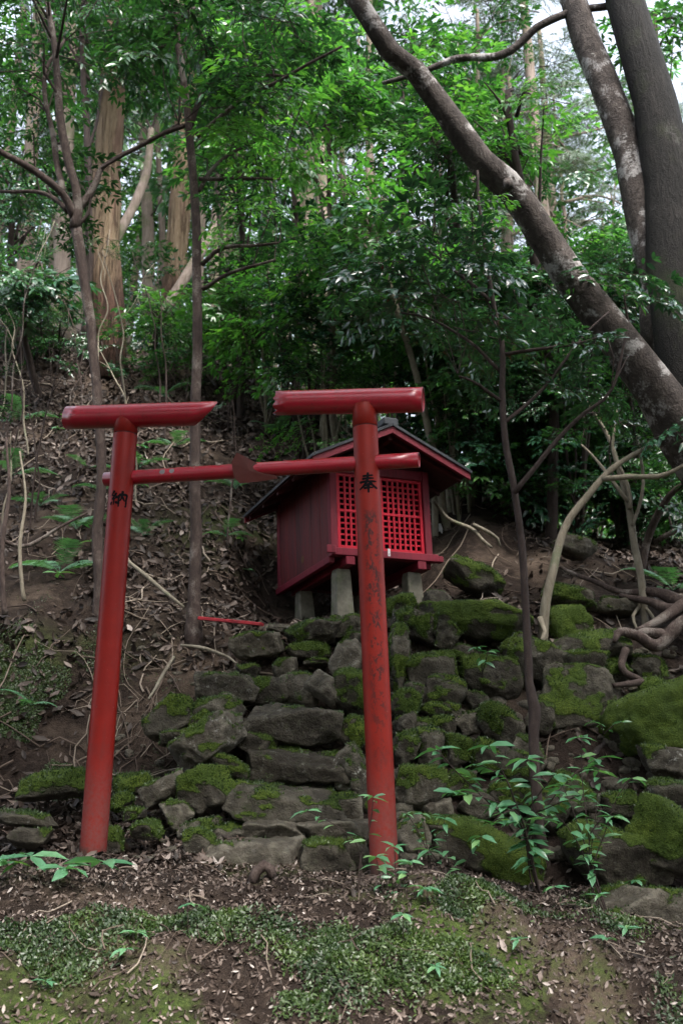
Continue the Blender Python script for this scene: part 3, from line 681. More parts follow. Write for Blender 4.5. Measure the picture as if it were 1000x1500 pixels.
# ------------------------------------------------------------------ the torii
tor = thing('torii', 'weathered red torii gate with its top beam broken through the middle', 'torii', at(350, 1262, 5.1))
tl = np.array(tor.location)
def axial(name, A, B, R0, m, sides=40, rings=None, front=(0, -1, 0)):
    """Tube in its own frame: local Z runs from A to B, local -Y faces the front."""
    A = np.asarray(A, float); B = np.asarray(B, float); L = np.linalg.norm(B - A)
    z = Vector((B - A) / L); fr = Vector(front); y = -(fr - z * fr.dot(z)).normalized(); x = y.cross(z)
    Mx = Matrix((x, y, z)).transposed().to_4x4(); Mx.translation = Vector(A - tl)
    return L, Mx
def putm(name, V, F, m, Mx, parent=None, smooth=True):
    o = link(name, mesh(name, V, F, m, smooth), parent or tor); o.matrix_local = Mx if parent is None else Matrix.Identity(4); return o
def lathe(prof, sides=48):
    a = np.arange(sides) * 2 * math.pi / sides; V = []; F = []
    for z, r in prof: V += [(r * math.cos(t), r * math.sin(t), z) for t in a]
    n = len(prof)
    for i in range(n - 1):
        for j in range(sides): F.append((i * sides + j, i * sides + (j + 1) % sides, (i + 1) * sides + (j + 1) % sides, (i + 1) * sides + j))
    return np.array(V), F
YL, YR = 5.25, 4.95
LB, LT = at(135, 1268, YL), at(186.5, 604, YL)
RB, RT = at(563.5, 1290, YR), at(533, 592, YR)
def ribbon(strokes, size, R, zc, ang0=-math.pi / 2):
    V, F = [], []
    for pts, w0 in strokes:
        P, Wd = resample(np.array([(x, y, 0) for x, y in pts], float), np.array([1.35 * w0 * (1 - 0.45 * k / max(1, len(pts) - 1)) for k in range(len(pts))]), 0.03)
        T = np.gradient(P, axis=0); T /= np.linalg.norm(T, axis=1)[:, None] + 1e-9
        Nn = np.stack([-T[:, 1], T[:, 0]], 1); b = len(V)
        Wd = Wd * (1 + 0.25 * vnoise(P + w0 * 31, 9, 3)); Wd[0] *= .55; Wd[-1] *= .35
        for p, nn, wv in zip(P, Nn, Wd):
            for s in (-1, 1):
                u = (p[0] - .5 + nn[0] * wv * s) * size; v = (p[1] - .5 + nn[1] * wv * s) * size
                an = ang0 + u / R
                V.append((R * math.cos(an), R * math.sin(an), zc + v))
        for i in range(len(P) - 1): F.append((b + 2 * i, b + 2 * i + 1, b + 2 * i + 3, b + 2 * i + 2))
    return np.array(V), F
NA = [([(.24, .98), (.17, .86), (.06, .74)], .05), ([(.06, .74), (.16, .70), (.27, .66)], .04), ([(.36, .86), (.24, .66), (.08, .50)], .05), ([(.08, .50), (.22, .53), (.38, .58)], .045),
      ([(.33, .68), (.38, .60), (.41, .53)], .05), ([(.23, .54), (.23, .36), (.22, .18)], .045), ([(.08, .36), (.05, .26), (.02, .18)], .055), ([(.33, .38), (.37, .30), (.40, .22)], .055),
      ([(.50, .74), (.49, .5), (.50, .06)], .06), ([(.49, .73), (.66, .75), (.92, .74), (.91, .45), (.90, .10), (.83, .14)], .055), ([(.69, .97), (.68, .78), (.64, .56), (.55, .38)], .055), ([(.68, .64), (.75, .52), (.83, .38)], .055)]
HO = [([(.24, .82), (.48, .835), (.76, .86)], .045), ([(.20, .68), (.5, .70), (.80, .715)], .045), ([(.06, .52), (.5, .55), (.94, .56)], .05), ([(.50, 1.0), (.49, .8), (.44, .58), (.28, .34), (.04, .16)], .055),
      ([(.56, .54), (.72, .36), (.98, .20)], .07), ([(.32, .36), (.5, .375), (.68, .385)], .045), ([(.27, .22), (.5, .235), (.74, .245)], .045), ([(.50, .46), (.50, .2), (.50, -.02)], .06)]
for A, B, R, m, chars, zf in ((LB, LT, 0.0655, 'post_l', NA, 746), (RB, RT, 0.0655, 'post_r', HO, 722)):
    front = (CAM - (A + B) / 2); front[2] = 0; front /= np.linalg.norm(front)
    L, Mx = axial('post', A, B, R, None, front=tuple(front))
    seam = L - 0.128
    po = putm('post', *lathe([(-0.12, R * 1.03), (0, R * 1.03), (L * .5, R), (seam - 0.003, R * 0.985)]), M[m], Mx)
    putm('seam_ring', *lathe([(seam - 0.003, R * .95), (seam + 0.003, R * .95)]), M['seam'], Mx, po)
    putm('post_cap', *lathe([(seam + 0.003, R * .96), (seam + 0.004, R * 0.985), (L - 0.04, R * 0.95), (L - 0.005, R * 0.90)]), M[m], Mx, po)
    zc = L * (1268 - zf) / (1268 - 604) if chars is NA else L * (1290 - zf) / (1290 - 592)
    putm('painted_character', *ribbon(chars, 0.098 if chars is NA else 0.105, R * 1.0 + 0.0012, zc, -math.pi / 2 + (-.12 if chars is NA else 0.05)), M['ink'], Mx, po, False)

def beam(name, A, B, R, m, endA=None, endB=None, capA=True, capB=True, sides=48, th=0.004):
    """Hollow pipe along A->B, local X along it; endX(angle) shortens or lengthens that end."""
    A = np.asarray(A, float); B = np.asarray(B, float); L = np.linalg.norm(B - A)
    x = Vector((B - A) / L); up = Vector((0, 0, 1)); z = (up - x * up.dot(x)).normalized(); y = z.cross(x)
    Mx = Matrix((x, y, z)).transposed().to_4x4(); Mx.translation = Vector(A - tl)
    a = np.arange(sides) * 2 * math.pi / sides
    ea = np.array([endA(t) if endA else 0 for t in a]); eb = np.array([endB(t) if endB else 0 for t in a])
    V = []; F = []
    rings = []
    for r in (R, R - th):
        for f in np.linspace(0, 1, 12):
            X = ea * (1 - f) + (L + eb) * f
            rr = r * (1 + 0.006 * np.sin(9 * f + 2))
            rings.append([len(V) + k for k in range(sides)])
            V += list(zip(X, rr * np.cos(a), rr * np.sin(a)))
    def band(p, q, flip=False):
        for j in range(sides):
            f_ = (p[j], p[(j + 1) % sides], q[(j + 1) % sides], q[j]); F.append(f_[::-1] if flip else f_)
    for i in range(11): band(rings[i], rings[i + 1], True); band(rings[12 + i], rings[13 + i], False)
    n0 = len(F)
    band(rings[0], rings[12], False); band(rings[11], rings[23], True)
    o = link(name, mesh(name, V, F, [m, M['edge']], True), tor); o.matrix_local = Mx
    for k, pl in enumerate(o.data.polygons):
        if k >= n0: pl.material_index = 1; pl.use_smooth = False
    for cap, X, nm in ((capA, 0.006, 'end_cap'), (capB, L - 0.006, 'end_cap')):
        if cap: link(nm, mesh(nm, [(X, 0.97 * R * math.cos(t), 0.97 * R * math.sin(t)) for t in a], [tuple(range(sides))], m, False), o)
    return o
jr = np.random.default_rng(3).normal(0, 1, 64)
def jag(t, amp): k = t / (2 * math.pi) * 40; i = int(k) % 64; return amp * (jr[i] * (1 - k % 1) + jr[(i + 1) % 64] * (k % 1))
beam('top_beam', at(100, 612, 5.33), at(310, 605.5, 5.14), 0.066, M['beam'], endA=lambda t: 0.006 * math.sin(t), endB=lambda t: 0.055 * math.sin(t) - 0.035 - 0.06 * math.cos(t) + (jag(t, 0.006) if math.sin(t) > .4 else jag(t, .002)), capB=False)
beam('top_beam', at(405, 590.5, 5.06), at(619.5, 585.5, 4.9), 0.066, M['beam'], endA=lambda t: jag(t, 0.010) + (-0.012 if math.cos(t) > 0.3 else 0.0) + 0.012 * max(0, math.sin(t)), capA=False)
beam('tie_beam', at(155, 702, 5.3), at(613.5, 673.5, 4.885), 0.0395, M['tie'])
# bent sheet left from the middle strut, hanging on the tie beam
pts = [(347, 663), (339, 677), (343, 700), (352, 708), (378, 705.5), (407, 701), (400, 691.5), (374, 677)]
Vf = [at(x, y, 5.06 - 0.0002 * abs(x - 372)) for x, y in pts]; cen = np.mean(Vf, 0) + np.array([0, -.003, 0])
Vb = [v + np.array([0, 0.004, 0.0]) for v in Vf]; n = len(pts)
Fp = [(i, n * 2, (i + 1) % n) for i in range(n)] + [(n + (i + 1) % n, 2 * n + 1, n + i) for i in range(n)]
Fe = [(i, (i + 1) % n, n + (i + 1) % n, n + i) for i in range(n)]
pl = part('broken_strut_plate', np.array(Vf + Vb + [cen, cen + np.array([0, .004, 0])]), Fp + Fe, [M['rust'], M['edge']], tor, False)
for k in range(len(Fp), len(Fp) + len(Fe)): pl.data.polygons[k].material_index = 1
# ------------------------------------------------------------------ leaves
def leaf_geo(L, Wd, fold=0.18, droop=0.15, r=None):
    """A pointed leaf from the origin along +X, folded along its midrib."""
    h = Wd / 2
    V = [(0, 0, 0), (.28 * L, h * .85, fold * h), (.28 * L, -h * .85, fold * h), (.45 * L, 0, -.02 * L), (.65 * L, h * .8, fold * h - droop * .3 * L), (.65 * L, -h * .8, fold * h - droop * .3 * L), (L, 0, -droop * L)]
    F = [(0, 3, 1), (0, 2, 3), (1, 3, 4), (2, 5, 3), (3, 6, 4), (3, 5, 6)]
    return np.array(V), np.array(F)
def place(V, pos, yaw, pit, roll, s=1.0):
    R = np.array(Matrix.Rotation(yaw, 3, 'Z') @ Matrix.Rotation(pit, 3, 'Y') @ Matrix.Rotation(roll, 3, 'X'))
    return V * s @ R.T + pos
def spray_geo(seed, L=1.0, leaf=0.085, nsub=9, asp=0.36, dens=0.055, droop=0.12):
    """A leafy branch along +X: twig, side twigs, alternate leaves."""
    r = np.random.default_rng(seed)
    V, F, A, MI, n = [], [], [], [], 0
    def add(v, f, a, mi):
        nonlocal n
        f = np.asarray(f)
        if f.shape[1] == 4: f = np.concatenate([f[:, [0, 1, 2]], f[:, [0, 2, 3]]])
        V.append(v); F.append(f + n); A.append(np.full(len(f), a)); MI.append(np.full(len(f), mi)); n += len(v)
    def twig(P, r0, r1):
        v, f = tube(P, np.linspace(r0, r1, len(P)), 4, 0.25, cap=False); add(v, f, 0.3, 1)
    def leaves(P, start):
        P2, _ = resample(P, np.ones(len(P)), 0.02); d = np.concatenate([[0], np.cumsum(np.linalg.norm(np.diff(P2, axis=0), axis=1))])
        s = start; side = 1
        while s <= d[-1]:
            i = min(len(P2) - 2, np.searchsorted(d, s)); T = P2[i + 1] - P2[i]
            yaw = math.atan2(T[1], T[0]) + side * r.uniform(.6, 1.15)
            v, f = leaf_geo(leaf * r.uniform(.7, 1.2), leaf * asp * r.uniform(.85, 1.15), droop=r.uniform(.05, .35))
            add(place(v, P2[i], yaw, r.uniform(-.15, .45), r.normal(0, .45)), f, r.random(), 0)
            side = -side; s += dens * r.uniform(.6, 1.3)
        for k in range(3):
            T = P2[-1] - P2[-2]; yaw = math.atan2(T[1], T[0]) + (k - 1) * .7 + r.normal(0, .15)
            v, f = leaf_geo(leaf * r.uniform(.9, 1.2), leaf * asp, droop=.2)
            add(place(v, P2[-1], yaw, r.uniform(-.1, .4), r.normal(0, .35)), f, r.random(), 0)
    main = np.array([(0, 0, 0), (L * .35, r.normal(0, .05) * L, L * .04), (L * .7, r.normal(0, .07) * L, L * .02), (L, r.normal(0, .08) * L, -droop * L)])
    twig(main, .007 * L, .002); leaves(main, L * .35)
    Pm, _ = resample(main, np.ones(4), L * .02)
    for k in range(nsub):
        t = .18 + .75 * k / nsub + r.uniform(-.03, .03); b = Pm[int(t * (len(Pm) - 1))]
        side = 1 if k % 2 else -1; a = side * r.uniform(.5, 1.0); l = L * (.52 - .3 * t) * r.uniform(.75, 1.25)
        e = b + l * np.array([math.cos(a), math.sin(a), r.normal(.02, .14)]); m = (b + e) / 2 + r.normal(0, .03, 3) * L + np.array([0, 0, .03 * L])
        twig(np.array([b, m, e]), .003 * L + .001, .0015); leaves(np.array([b, m, e]), l * .2)
    return np.concatenate(V), np.concatenate(F), np.concatenate(A), np.concatenate(MI)
def spray_mesh(seed, lm, tw='bark_black', **k):
    V, F, A, MI = spray_geo(seed, **k)
    me = mesh('leafy_branch', V, F, [M[lm], M[tw]], True, A); me.polygons.foreach_set('material_index', MI.astype(np.int32)); return me
SP = {'leaf': [spray_mesh(s, 'leaf', leaf=.125, dens=.075) for s in range(6)], 'bright': [spray_mesh(20 + s, 'leaf_bright', leaf=.135, nsub=8, dens=.085) for s in range(4)],
      'blue': [spray_mesh(40 + s, 'leaf_blue', leaf=.15, asp=.40, dens=.085, nsub=8) for s in range(5)],
      'small': [spray_mesh(60 + s, 'leaf', leaf=.075, dens=.045, nsub=12) for s in range(4)],
      'smallbright': [spray_mesh(80 + s, 'leaf_bright', leaf=.07, dens=.045, nsub=11) for s in range(3)],
      'needle': [spray_mesh(90 + s, 'needle', leaf=.10, asp=.07, dens=.012, nsub=14, droop=.05) for s in range(3)]}
def spray(root, kind, p, yaw, pit, roll, s):
    o = bpy.data.objects.new('leafy_branch', random.choice(SP[kind])); COL.objects.link(o); o.parent = root
    o.location = np.asarray(p) - np.array(root.location); o.rotation_euler = Matrix.Rotation(yaw, 3, 'Z').to_quaternion().to_matrix().to_4x4().to_euler() if 0 else (roll, pit, yaw)
    o.scale = (s, s, s); o['kind'] = 'stuff'; return o
BLOCK = [False]
def tree(name, label, cat, trunks, crowns, bark, group=None, roots=(), sides=10, rough=0.06, wig=0.02, limb='bark_black', fib=0.0):
    """trunks: lists of ((x, y, z), radius); crowns: (centre, radii, count, kinds, size)."""
    base = np.array(trunks[0][0][0], float)
    t = thing(name, label, cat, base, group)
    paths = []
    for k, tr in enumerate(trunks):
        P = [np.array(p, float) for p, _ in tr]; R = [r for _, r in tr]
        if k == 0: P[0] = P[0] - np.array([0, 0, .15])
        V, F = tube(P, R, sides if R[0] > .02 else 7, max(.06, R[0] * 1.4), rough, int(abs(base[0] * 97)) + k, wig if R[0] < .1 else wig * .5, lump=2.2 / max(R[0], .02) * .35, fib=fib)
        part('trunk' if k == 0 else ('stem' if R[0] > .025 else 'branch'), V, F, M[bark], t)
        Pr, Rr = resample(np.array(P), np.array(R), .15); paths.append((Pr, Rr))
    for rt in roots:
        V, F = tube([p for p, _ in rt], [r for _, r in rt], 10, .03, .22, 5, .03, fib=.12); part('root', V, F, M['bark_brown'], t)
    allP = np.concatenate([p for p, _ in paths]); allR = np.concatenate([r for _, r in paths])
    rg = np.random.default_rng(int(abs(base[0] * 1000 + base[1] * 77)) + 1)
    for (c, rr, cnt, kinds, size) in crowns:
        c = np.asarray(c, float); rr = np.asarray(rr, float)
        for k in range(cnt):
            d = rg.normal(0, 1, 3); d /= np.linalg.norm(d); p = c + d * rr * rg.uniform(.35, 1) ** .6
            dist = np.linalg.norm(allP - p - np.array([0, 0, -.3]), axis=1); i = int(np.argmin(dist)); b = allP[i]
            v = p - b; yaw = math.atan2(v[1], v[0]) + rg.normal(0, .5)
            s = size * rg.uniform(.7, 1.25)
            st = p - np.array([math.cos(yaw), math.sin(yaw), 0]) * s * .45
            if BLOCK[0] and p[1] > -.5:
                u_, v_ = proj(p + [0, max(0, .6 - p[1]), 0])
                if -260 < u_ < 1260 and v_ > -420: continue
            spray(t, kinds[int(rg.integers(len(kinds)))], st, yaw, rg.normal(.08, .28), rg.normal(0, .4), s)
            if k % 3 == 0 and np.linalg.norm(st - b) > .15:
                m = (b + st) / 2 + np.array([0, 0, .12 * np.linalg.norm(st - b)]) + rg.normal(0, .05, 3)
                r0 = min(.018, allR[i] * .5)
                V, F = tube([b, m, st], [r0, r0 * .7, .005], 6, .2, 0, 1, .02, False); part('branch', V, F, M[limb], t)
    return t
def pp(seq, Y0, Y1=None, k=1.0):                    # photograph trail of (px, py, width px) -> points with radii
    Y1 = Y0 if Y1 is None else Y1; out = []
    for i, (x, y, wd) in enumerate(seq):
        Y = Y0 + (Y1 - Y0) * i / max(1, len(seq) - 1); out.append((at(x, y, Y), wd * Y / FPX / 2 * k))
    return out
def foot(px, Y):                                    # ground point in column px at distance Y
    x = (px - 500) / FPX * Y; return np.array([x, Y, g1(x, Y)])

# ---- the big three-stemmed tree at the right
b0 = np.array([3.12, 6.75, g1(3.12, 6.75)])
fork = at(1062, 690, 6.75)
main = [(b0, .42), (b0 + [-.03, 0, .35], .34), (fork, .28), (at(1012, 540, 6.8), .25), (at(992, 400, 6.85), .22), (at(980, 270, 6.9), .195), (at(958, 150, 6.95), .17), (at(915, 0, 7.0), .15), (at(880, -150, 7.1), .13), (at(850, -330, 7.2), .09)]
left = pp([(1062, 720, 112), (1000, 635, 92), (958, 570, 78), (900, 492, 68), (832, 402, 59), (768, 305, 56), (738, 268, 56), (704, 238, 49), (640, 152, 45), (606, 104, 44), (572, 76, 39), (515, -8, 36), (455, -120, 30), (380, -260, 22)], 6.7, 5.9, .84)
midl = pp([(985, 520, 90), (962, 400, 66), (948, 330, 60), (922, 225, 54), (880, 115, 49), (838, 0, 44), (800, -120, 38), (740, -300, 28)], 6.95, 7.3)
bough = pp([(905, 5, 12), (800, 30, 13), (740, 75, 13), (620, 102, 10), (560, 120, 6)], 7.1, 7.6)
knobs = pp([(745, 278, 18), (742, 262, 14)], 6.2)
roots = [[(p - [0, 0, .02], q_) for p, q_ in pp([(1100, 800, 44), (1010, 872, 22), (975, 897, 15), (935, 915, 7)], 6.75, 6.5)],
 pp([(1060, 890, 26), (1000, 916, 18), (966, 941, 16), (938, 928, 15), (910, 924, 13), (898, 940, 7)], 6.5, 6.35),
 pp([(968, 940, 18), (975, 928, 16), (950, 922, 14), (930, 930, 10)], 6.5, 6.42),
 pp([(916, 950, 12), (906, 970, 11), (910, 984, 11), (935, 994, 11), (920, 1000, 9), (895, 1004, 6)], 6.4, 6.25),
 pp([(1010, 890, 24), (960, 868, 14), (900, 862, 9), (868, 850, 7), (820, 830, 5)], 6.8, 7.3),
 pp([(985, 895, 20), (950, 880, 10), (905, 868, 7)], 6.7, 7.0)]
tree('forked_tree', 'huge grey tree forking into three trunks at the right, its roots winding over rocks', 'tree', [main, left, midl, knobs, bough],
     [(at(440, -260, 6.0), (1.0, 1.0, .5), 14, ['leaf'], .9), (at(830, -300, 7.4), (1.2, 1.3, .8), 14, ['leaf', 'bright'], 1.0), (at(905, 430, 6.4), (.35, .3, .25), 6, ['blue', 'leaf'], .5)], 'bark_grey', roots=roots, sides=32, rough=.13, wig=.045, fib=.03)
# the darkest stem is mossier than the others
for o in [o for o in COL.objects if o.parent and o.parent.name == 'forked_tree' and o.name.startswith('trunk')]: o.data.materials[0] = M['bark_dark']; o['label'] = 'dark mossy main trunk'

# ---- thin trees on the left
tree('young_tree', 'slim dark forked tree rising behind the left torii post', 'tree',
 [[(foot(148, 6.95), .05)] + pp([(146, 780, 18), (150, 690, 17), (143, 560, 16), (126, 430, 18), (110, 335, 20)], 6.95, 6.95, .88),
  pp([(110, 335, 19), (112, 285, 14), (92, 190, 14), (82, 90, 11), (70, 0, 9), (62, -120, 6)], 6.95, 6.9),
  pp([(110, 320, 15), (94, 285, 12), (50, 250, 12), (0, 224, 10), (-60, 190, 7)], 6.95, 6.6),
  pp([(92, 285, 12), (78, 210, 9), (66, 120, 7), (95, 60, 5)], 6.95, 7.2),
  pp([(116, 305, 14), (140, 262, 10), (148, 245, 8), (200, 215, 7), (262, 180, 5)], 6.95, 7.1),
  pp([(100, 310, 9), (60, 285, 7), (0, 280, 5)], 6.95, 7.2)],
 [(at(70, 40, 7.0), (.9, 1.0, .5), 34, ['leaf'], .6), (at(10, 170, 7.0), (.5, .9, .5), 16, ['leaf'], .55), (at(215, 40, 7.2), (.6, .6, .35), 12, ['leaf'], .55), (at(60, 300, 7.2), (.4, .5, .25), 7, ['leaf'], .45)], 'bark_brown')
tree('straight_tree', 'straight slender brown tree between the two torii posts', 'tree',
 [[(foot(286, 6.92), .085)] + pp([(285, 890, 23), (287, 800, 21), (288, 600, 19), (288, 420, 18), (284, 280, 17), (275, 180, 15), (264, 80, 13), (257, 0, 11), (250, -150, 8)], 6.9, 6.9, .84),
  pp([(279, 185, 10), (310, 118, 9), (370, 108, 6), (430, 112, 4)], 6.9, 6.7), pp([(288, 200, 10), (350, 145, 8), (420, 112, 6), (500, 66, 4)], 6.9, 6.5),
  pp([(278, 182, 8), (230, 200, 7), (190, 225, 6), (148, 248, 4)], 6.9, 7.0), pp([(292, 262, 8), (340, 262, 6), (410, 262, 4)], 6.9, 6.8),
  pp([(296, 388, 8), (330, 362, 7), (410, 355, 4)], 6.9, 6.7), pp([(297, 424, 7), (340, 400, 6), (402, 384, 4)], 6.9, 6.7),
  pp([(292, 280, 7), (320, 240, 6), (380, 200, 4)], 6.9, 7.1)],
 [(at(330, 60, 6.9), (.75, .8, .45), 30, ['leaf'], .65), (at(400, 170, 6.8), (.55, .6, .4), 18, ['leaf', 'bright'], .6), (at(200, -10, 7.0), (.6, .7, .3), 14, ['leaf'], .6), (at(390, 330, 6.9), (.4, .5, .25), 7, ['bright', 'leaf'], .5)], 'bark_brown')
# ---- the leafy dark sapling in front of the rocks and its neighbours
tree('dark_sapling', 'thin crooked dark sapling rising from the rocks right of the torii', 'tree',
 [[(foot(790, 5.5), .026)] + pp([(788, 1200, 18), (782, 1090, 18), (784, 1040, 22), (774, 1000, 15), (770, 900, 14), (762, 790, 13), (748, 690, 13), (738, 600, 12), (734, 520, 11), (718, 440, 9), (706, 350, 7), (702, 250, 5)], 5.5, 5.75, .82),
  pp([(752, 722, 9), (778, 690, 8), (815, 640, 7), (850, 605, 6), (895, 570, 5), (920, 480, 4)], 5.6, 5.5), pp([(738, 620, 7), (770, 590, 6), (800, 560, 5), (840, 510, 4), (890, 460, 3)], 5.65, 5.8),
  pp([(734, 520, 7), (780, 512, 6), (850, 500, 5), (900, 480, 3)], 5.7, 5.4), pp([(733, 545, 6), (690, 500, 5), (640, 470, 4), (590, 455, 3)], 5.7, 5.9), pp([(716, 440, 6), (670, 400, 5), (620, 360, 3)], 5.7, 6.0), pp([(737, 590, 6), (700, 560, 5), (670, 548, 3)], 5.65, 5.5)],
 [(at(690, 450, 5.8), (.6, .7, .28), 20, ['blue'], .5), (at(590, 420, 6.0), (.5, .5, .25), 14, ['blue', 'leaf'], .5), (at(800, 530, 5.7), (.4, .4, .18), 7, ['blue'], .45), (at(665, 330, 5.9), (.4, .4, .25), 10, ['bright', 'leaf'], .45), (at(860, 600, 5.6), (.3, .3, .16), 4, ['blue'], .42)], 'bark_black')
tree('curved_sapling', 'pale bare sapling curving to the right above the mossy rocks', 'tree',
 [[(foot(792, 6.7), .03)] + pp([(795, 900, 15), (806, 840, 13), (830, 775, 12), (856, 728, 11), (880, 700, 10), (925, 668, 8), (962, 648, 6)], 6.7, 6.7),
  pp([(880, 702, 9), (920, 697, 9), (960, 696, 8), (1000, 680, 6), (1060, 650, 4)], 6.7, 6.5), pp([(962, 648, 5), (1000, 655, 4), (1040, 640, 3)], 6.7, 6.6), pp([(790, 905, 9), (797, 925, 6), (788, 945, 5)], 6.66, 6.55)],
 [(at(1010, 640, 6.6), (.3, .3, .2), 5, ['blue'], .45)], 'bark_pale')
tree('forked_sapling', 'thin pale sapling with a splayed foot and forked top at the right', 'tree',
 [[(foot(942, 6.95), .022)] + pp([(938, 880, 11), (930, 800, 11), (920, 740, 10), (908, 700, 8), (890, 640, 6), (860, 590, 4)], 6.95, 7.2),
  pp([(922, 745, 8), (915, 700, 6), (900, 660, 5), (905, 600, 3)], 7, 7.1), pp([(926, 770, 6), (940, 700, 5), (930, 640, 4)], 7, 7.3), pp([(938, 885, 6), (925, 905, 5), (932, 925, 4)], 6.95, 6.8), pp([(938, 885, 6), (955, 905, 5), (962, 925, 3)], 6.95, 6.8), pp([(918, 735, 6), (880, 680, 5), (850, 650, 3)], 7, 7.2)],
 [(at(880, 600, 7.1), (.5, .4, .3), 14, ['small', 'leaf'], .5)], 'bark_pale')
tree('leaning_sapling', 'grey sapling leaning out of the slope at the right edge', 'tree',
 [[(foot(938, 8.0), .03)] + pp([(945, 800, 12), (965, 750, 11), (990, 715, 9), (1040, 690, 7)], 8, 7.6), pp([(958, 795, 8), (985, 780, 8), (1030, 765, 6)], 8, 7.8)], [(at(1030, 700, 7.7), (.5, .5, .3), 8, ['leaf'], .5)], 'bark_brown')
# ---- big cedars and other trunks on the hill
cb = hit(160, 545); CY = cb[1]
tree('cedar_tree', 'big peeling cedar with a tan upper trunk and dark fibrous foot', 'tree',
 [[(cb, .25), (cb + [0, 0, .2], .19)] + pp([(161, 470, 48), (156, 400, 47), (155, 300, 45), (161, 200, 41), (165, 140, 39), (170, 0, 34), (176, -150, 30), (180, -350, 22)], CY)],
 [(at(180, -260, CY), (1.9, 1.9, 1.4), 40, ['needle', 'leaf'], 1.5)], 'cedar', sides=56, rough=.10, fib=.10)
CED = [(232, 14.5, 35, 'second cedar trunk, straight and tan, right behind the big peeling one', 'cedar'), (272, 17, 15, 'narrow pale trunk standing between the tan cedar and the slim brown tree', 'bark_far'),
       (58, 14.5, 24, 'mossy pale trunk near the left edge above the bank', 'bark_far'), (96, 19, 20, 'blurred grey trunk behind the slim dark forked tree', 'bark_far'), (395, 19, 17, 'upright pale trunk half veiled by leaves left of centre', 'bark_far'), (455, 17, 26, 'stout tan trunk veiled by leaves above the broken gate beam', 'bark_far')]
for px, Y, wd, lab, bk in CED:
    f = foot(px, Y); r = wd * Y / FPX / 2
    tree('cedar_tree', lab, 'tree', [[(f, r * 1.3), (f + [0, 0, .5], r * 1.02), (f + [random.uniform(-.15, .15), 0, 4.5], r * .92), (f + [random.uniform(-.3, .3), .1, 9], r * .72), (f + [random.uniform(-.4, .4), .1, 13], r * .4)]],
         [(f + [0, 0, 10.5], (1.7, 1.7, 2.6), 30, ['needle', 'leaf'], 1.7)], bk, sides=28, rough=.07, fib=.08)
tree('leaning_tree', 'grey trunk leaning to the right beyond the slim brown tree', 'tree', [[(foot(215, 13), .1)] + pp([(235, 470, 16), (280, 392, 16), (322, 322, 14), (352, 262, 11)], 13, 13.6)], [(at(370, 240, 13.6), (.8, .8, .6), 12, ['leaf'], .9)], 'bark_far')
tree('leaning_tree', 'grey trunk leaning across the foot of the big cedar', 'tree', [[(foot(82, 12.2), .1)] + pp([(100, 465, 22), (122, 430, 20), (165, 360, 17), (210, 270, 14), (222, 190, 10)], 12.2, 13.4)], [(at(222, 170, 13.4), (.8, .8, .6), 12, ['leaf'], .9)], 'bark_far')

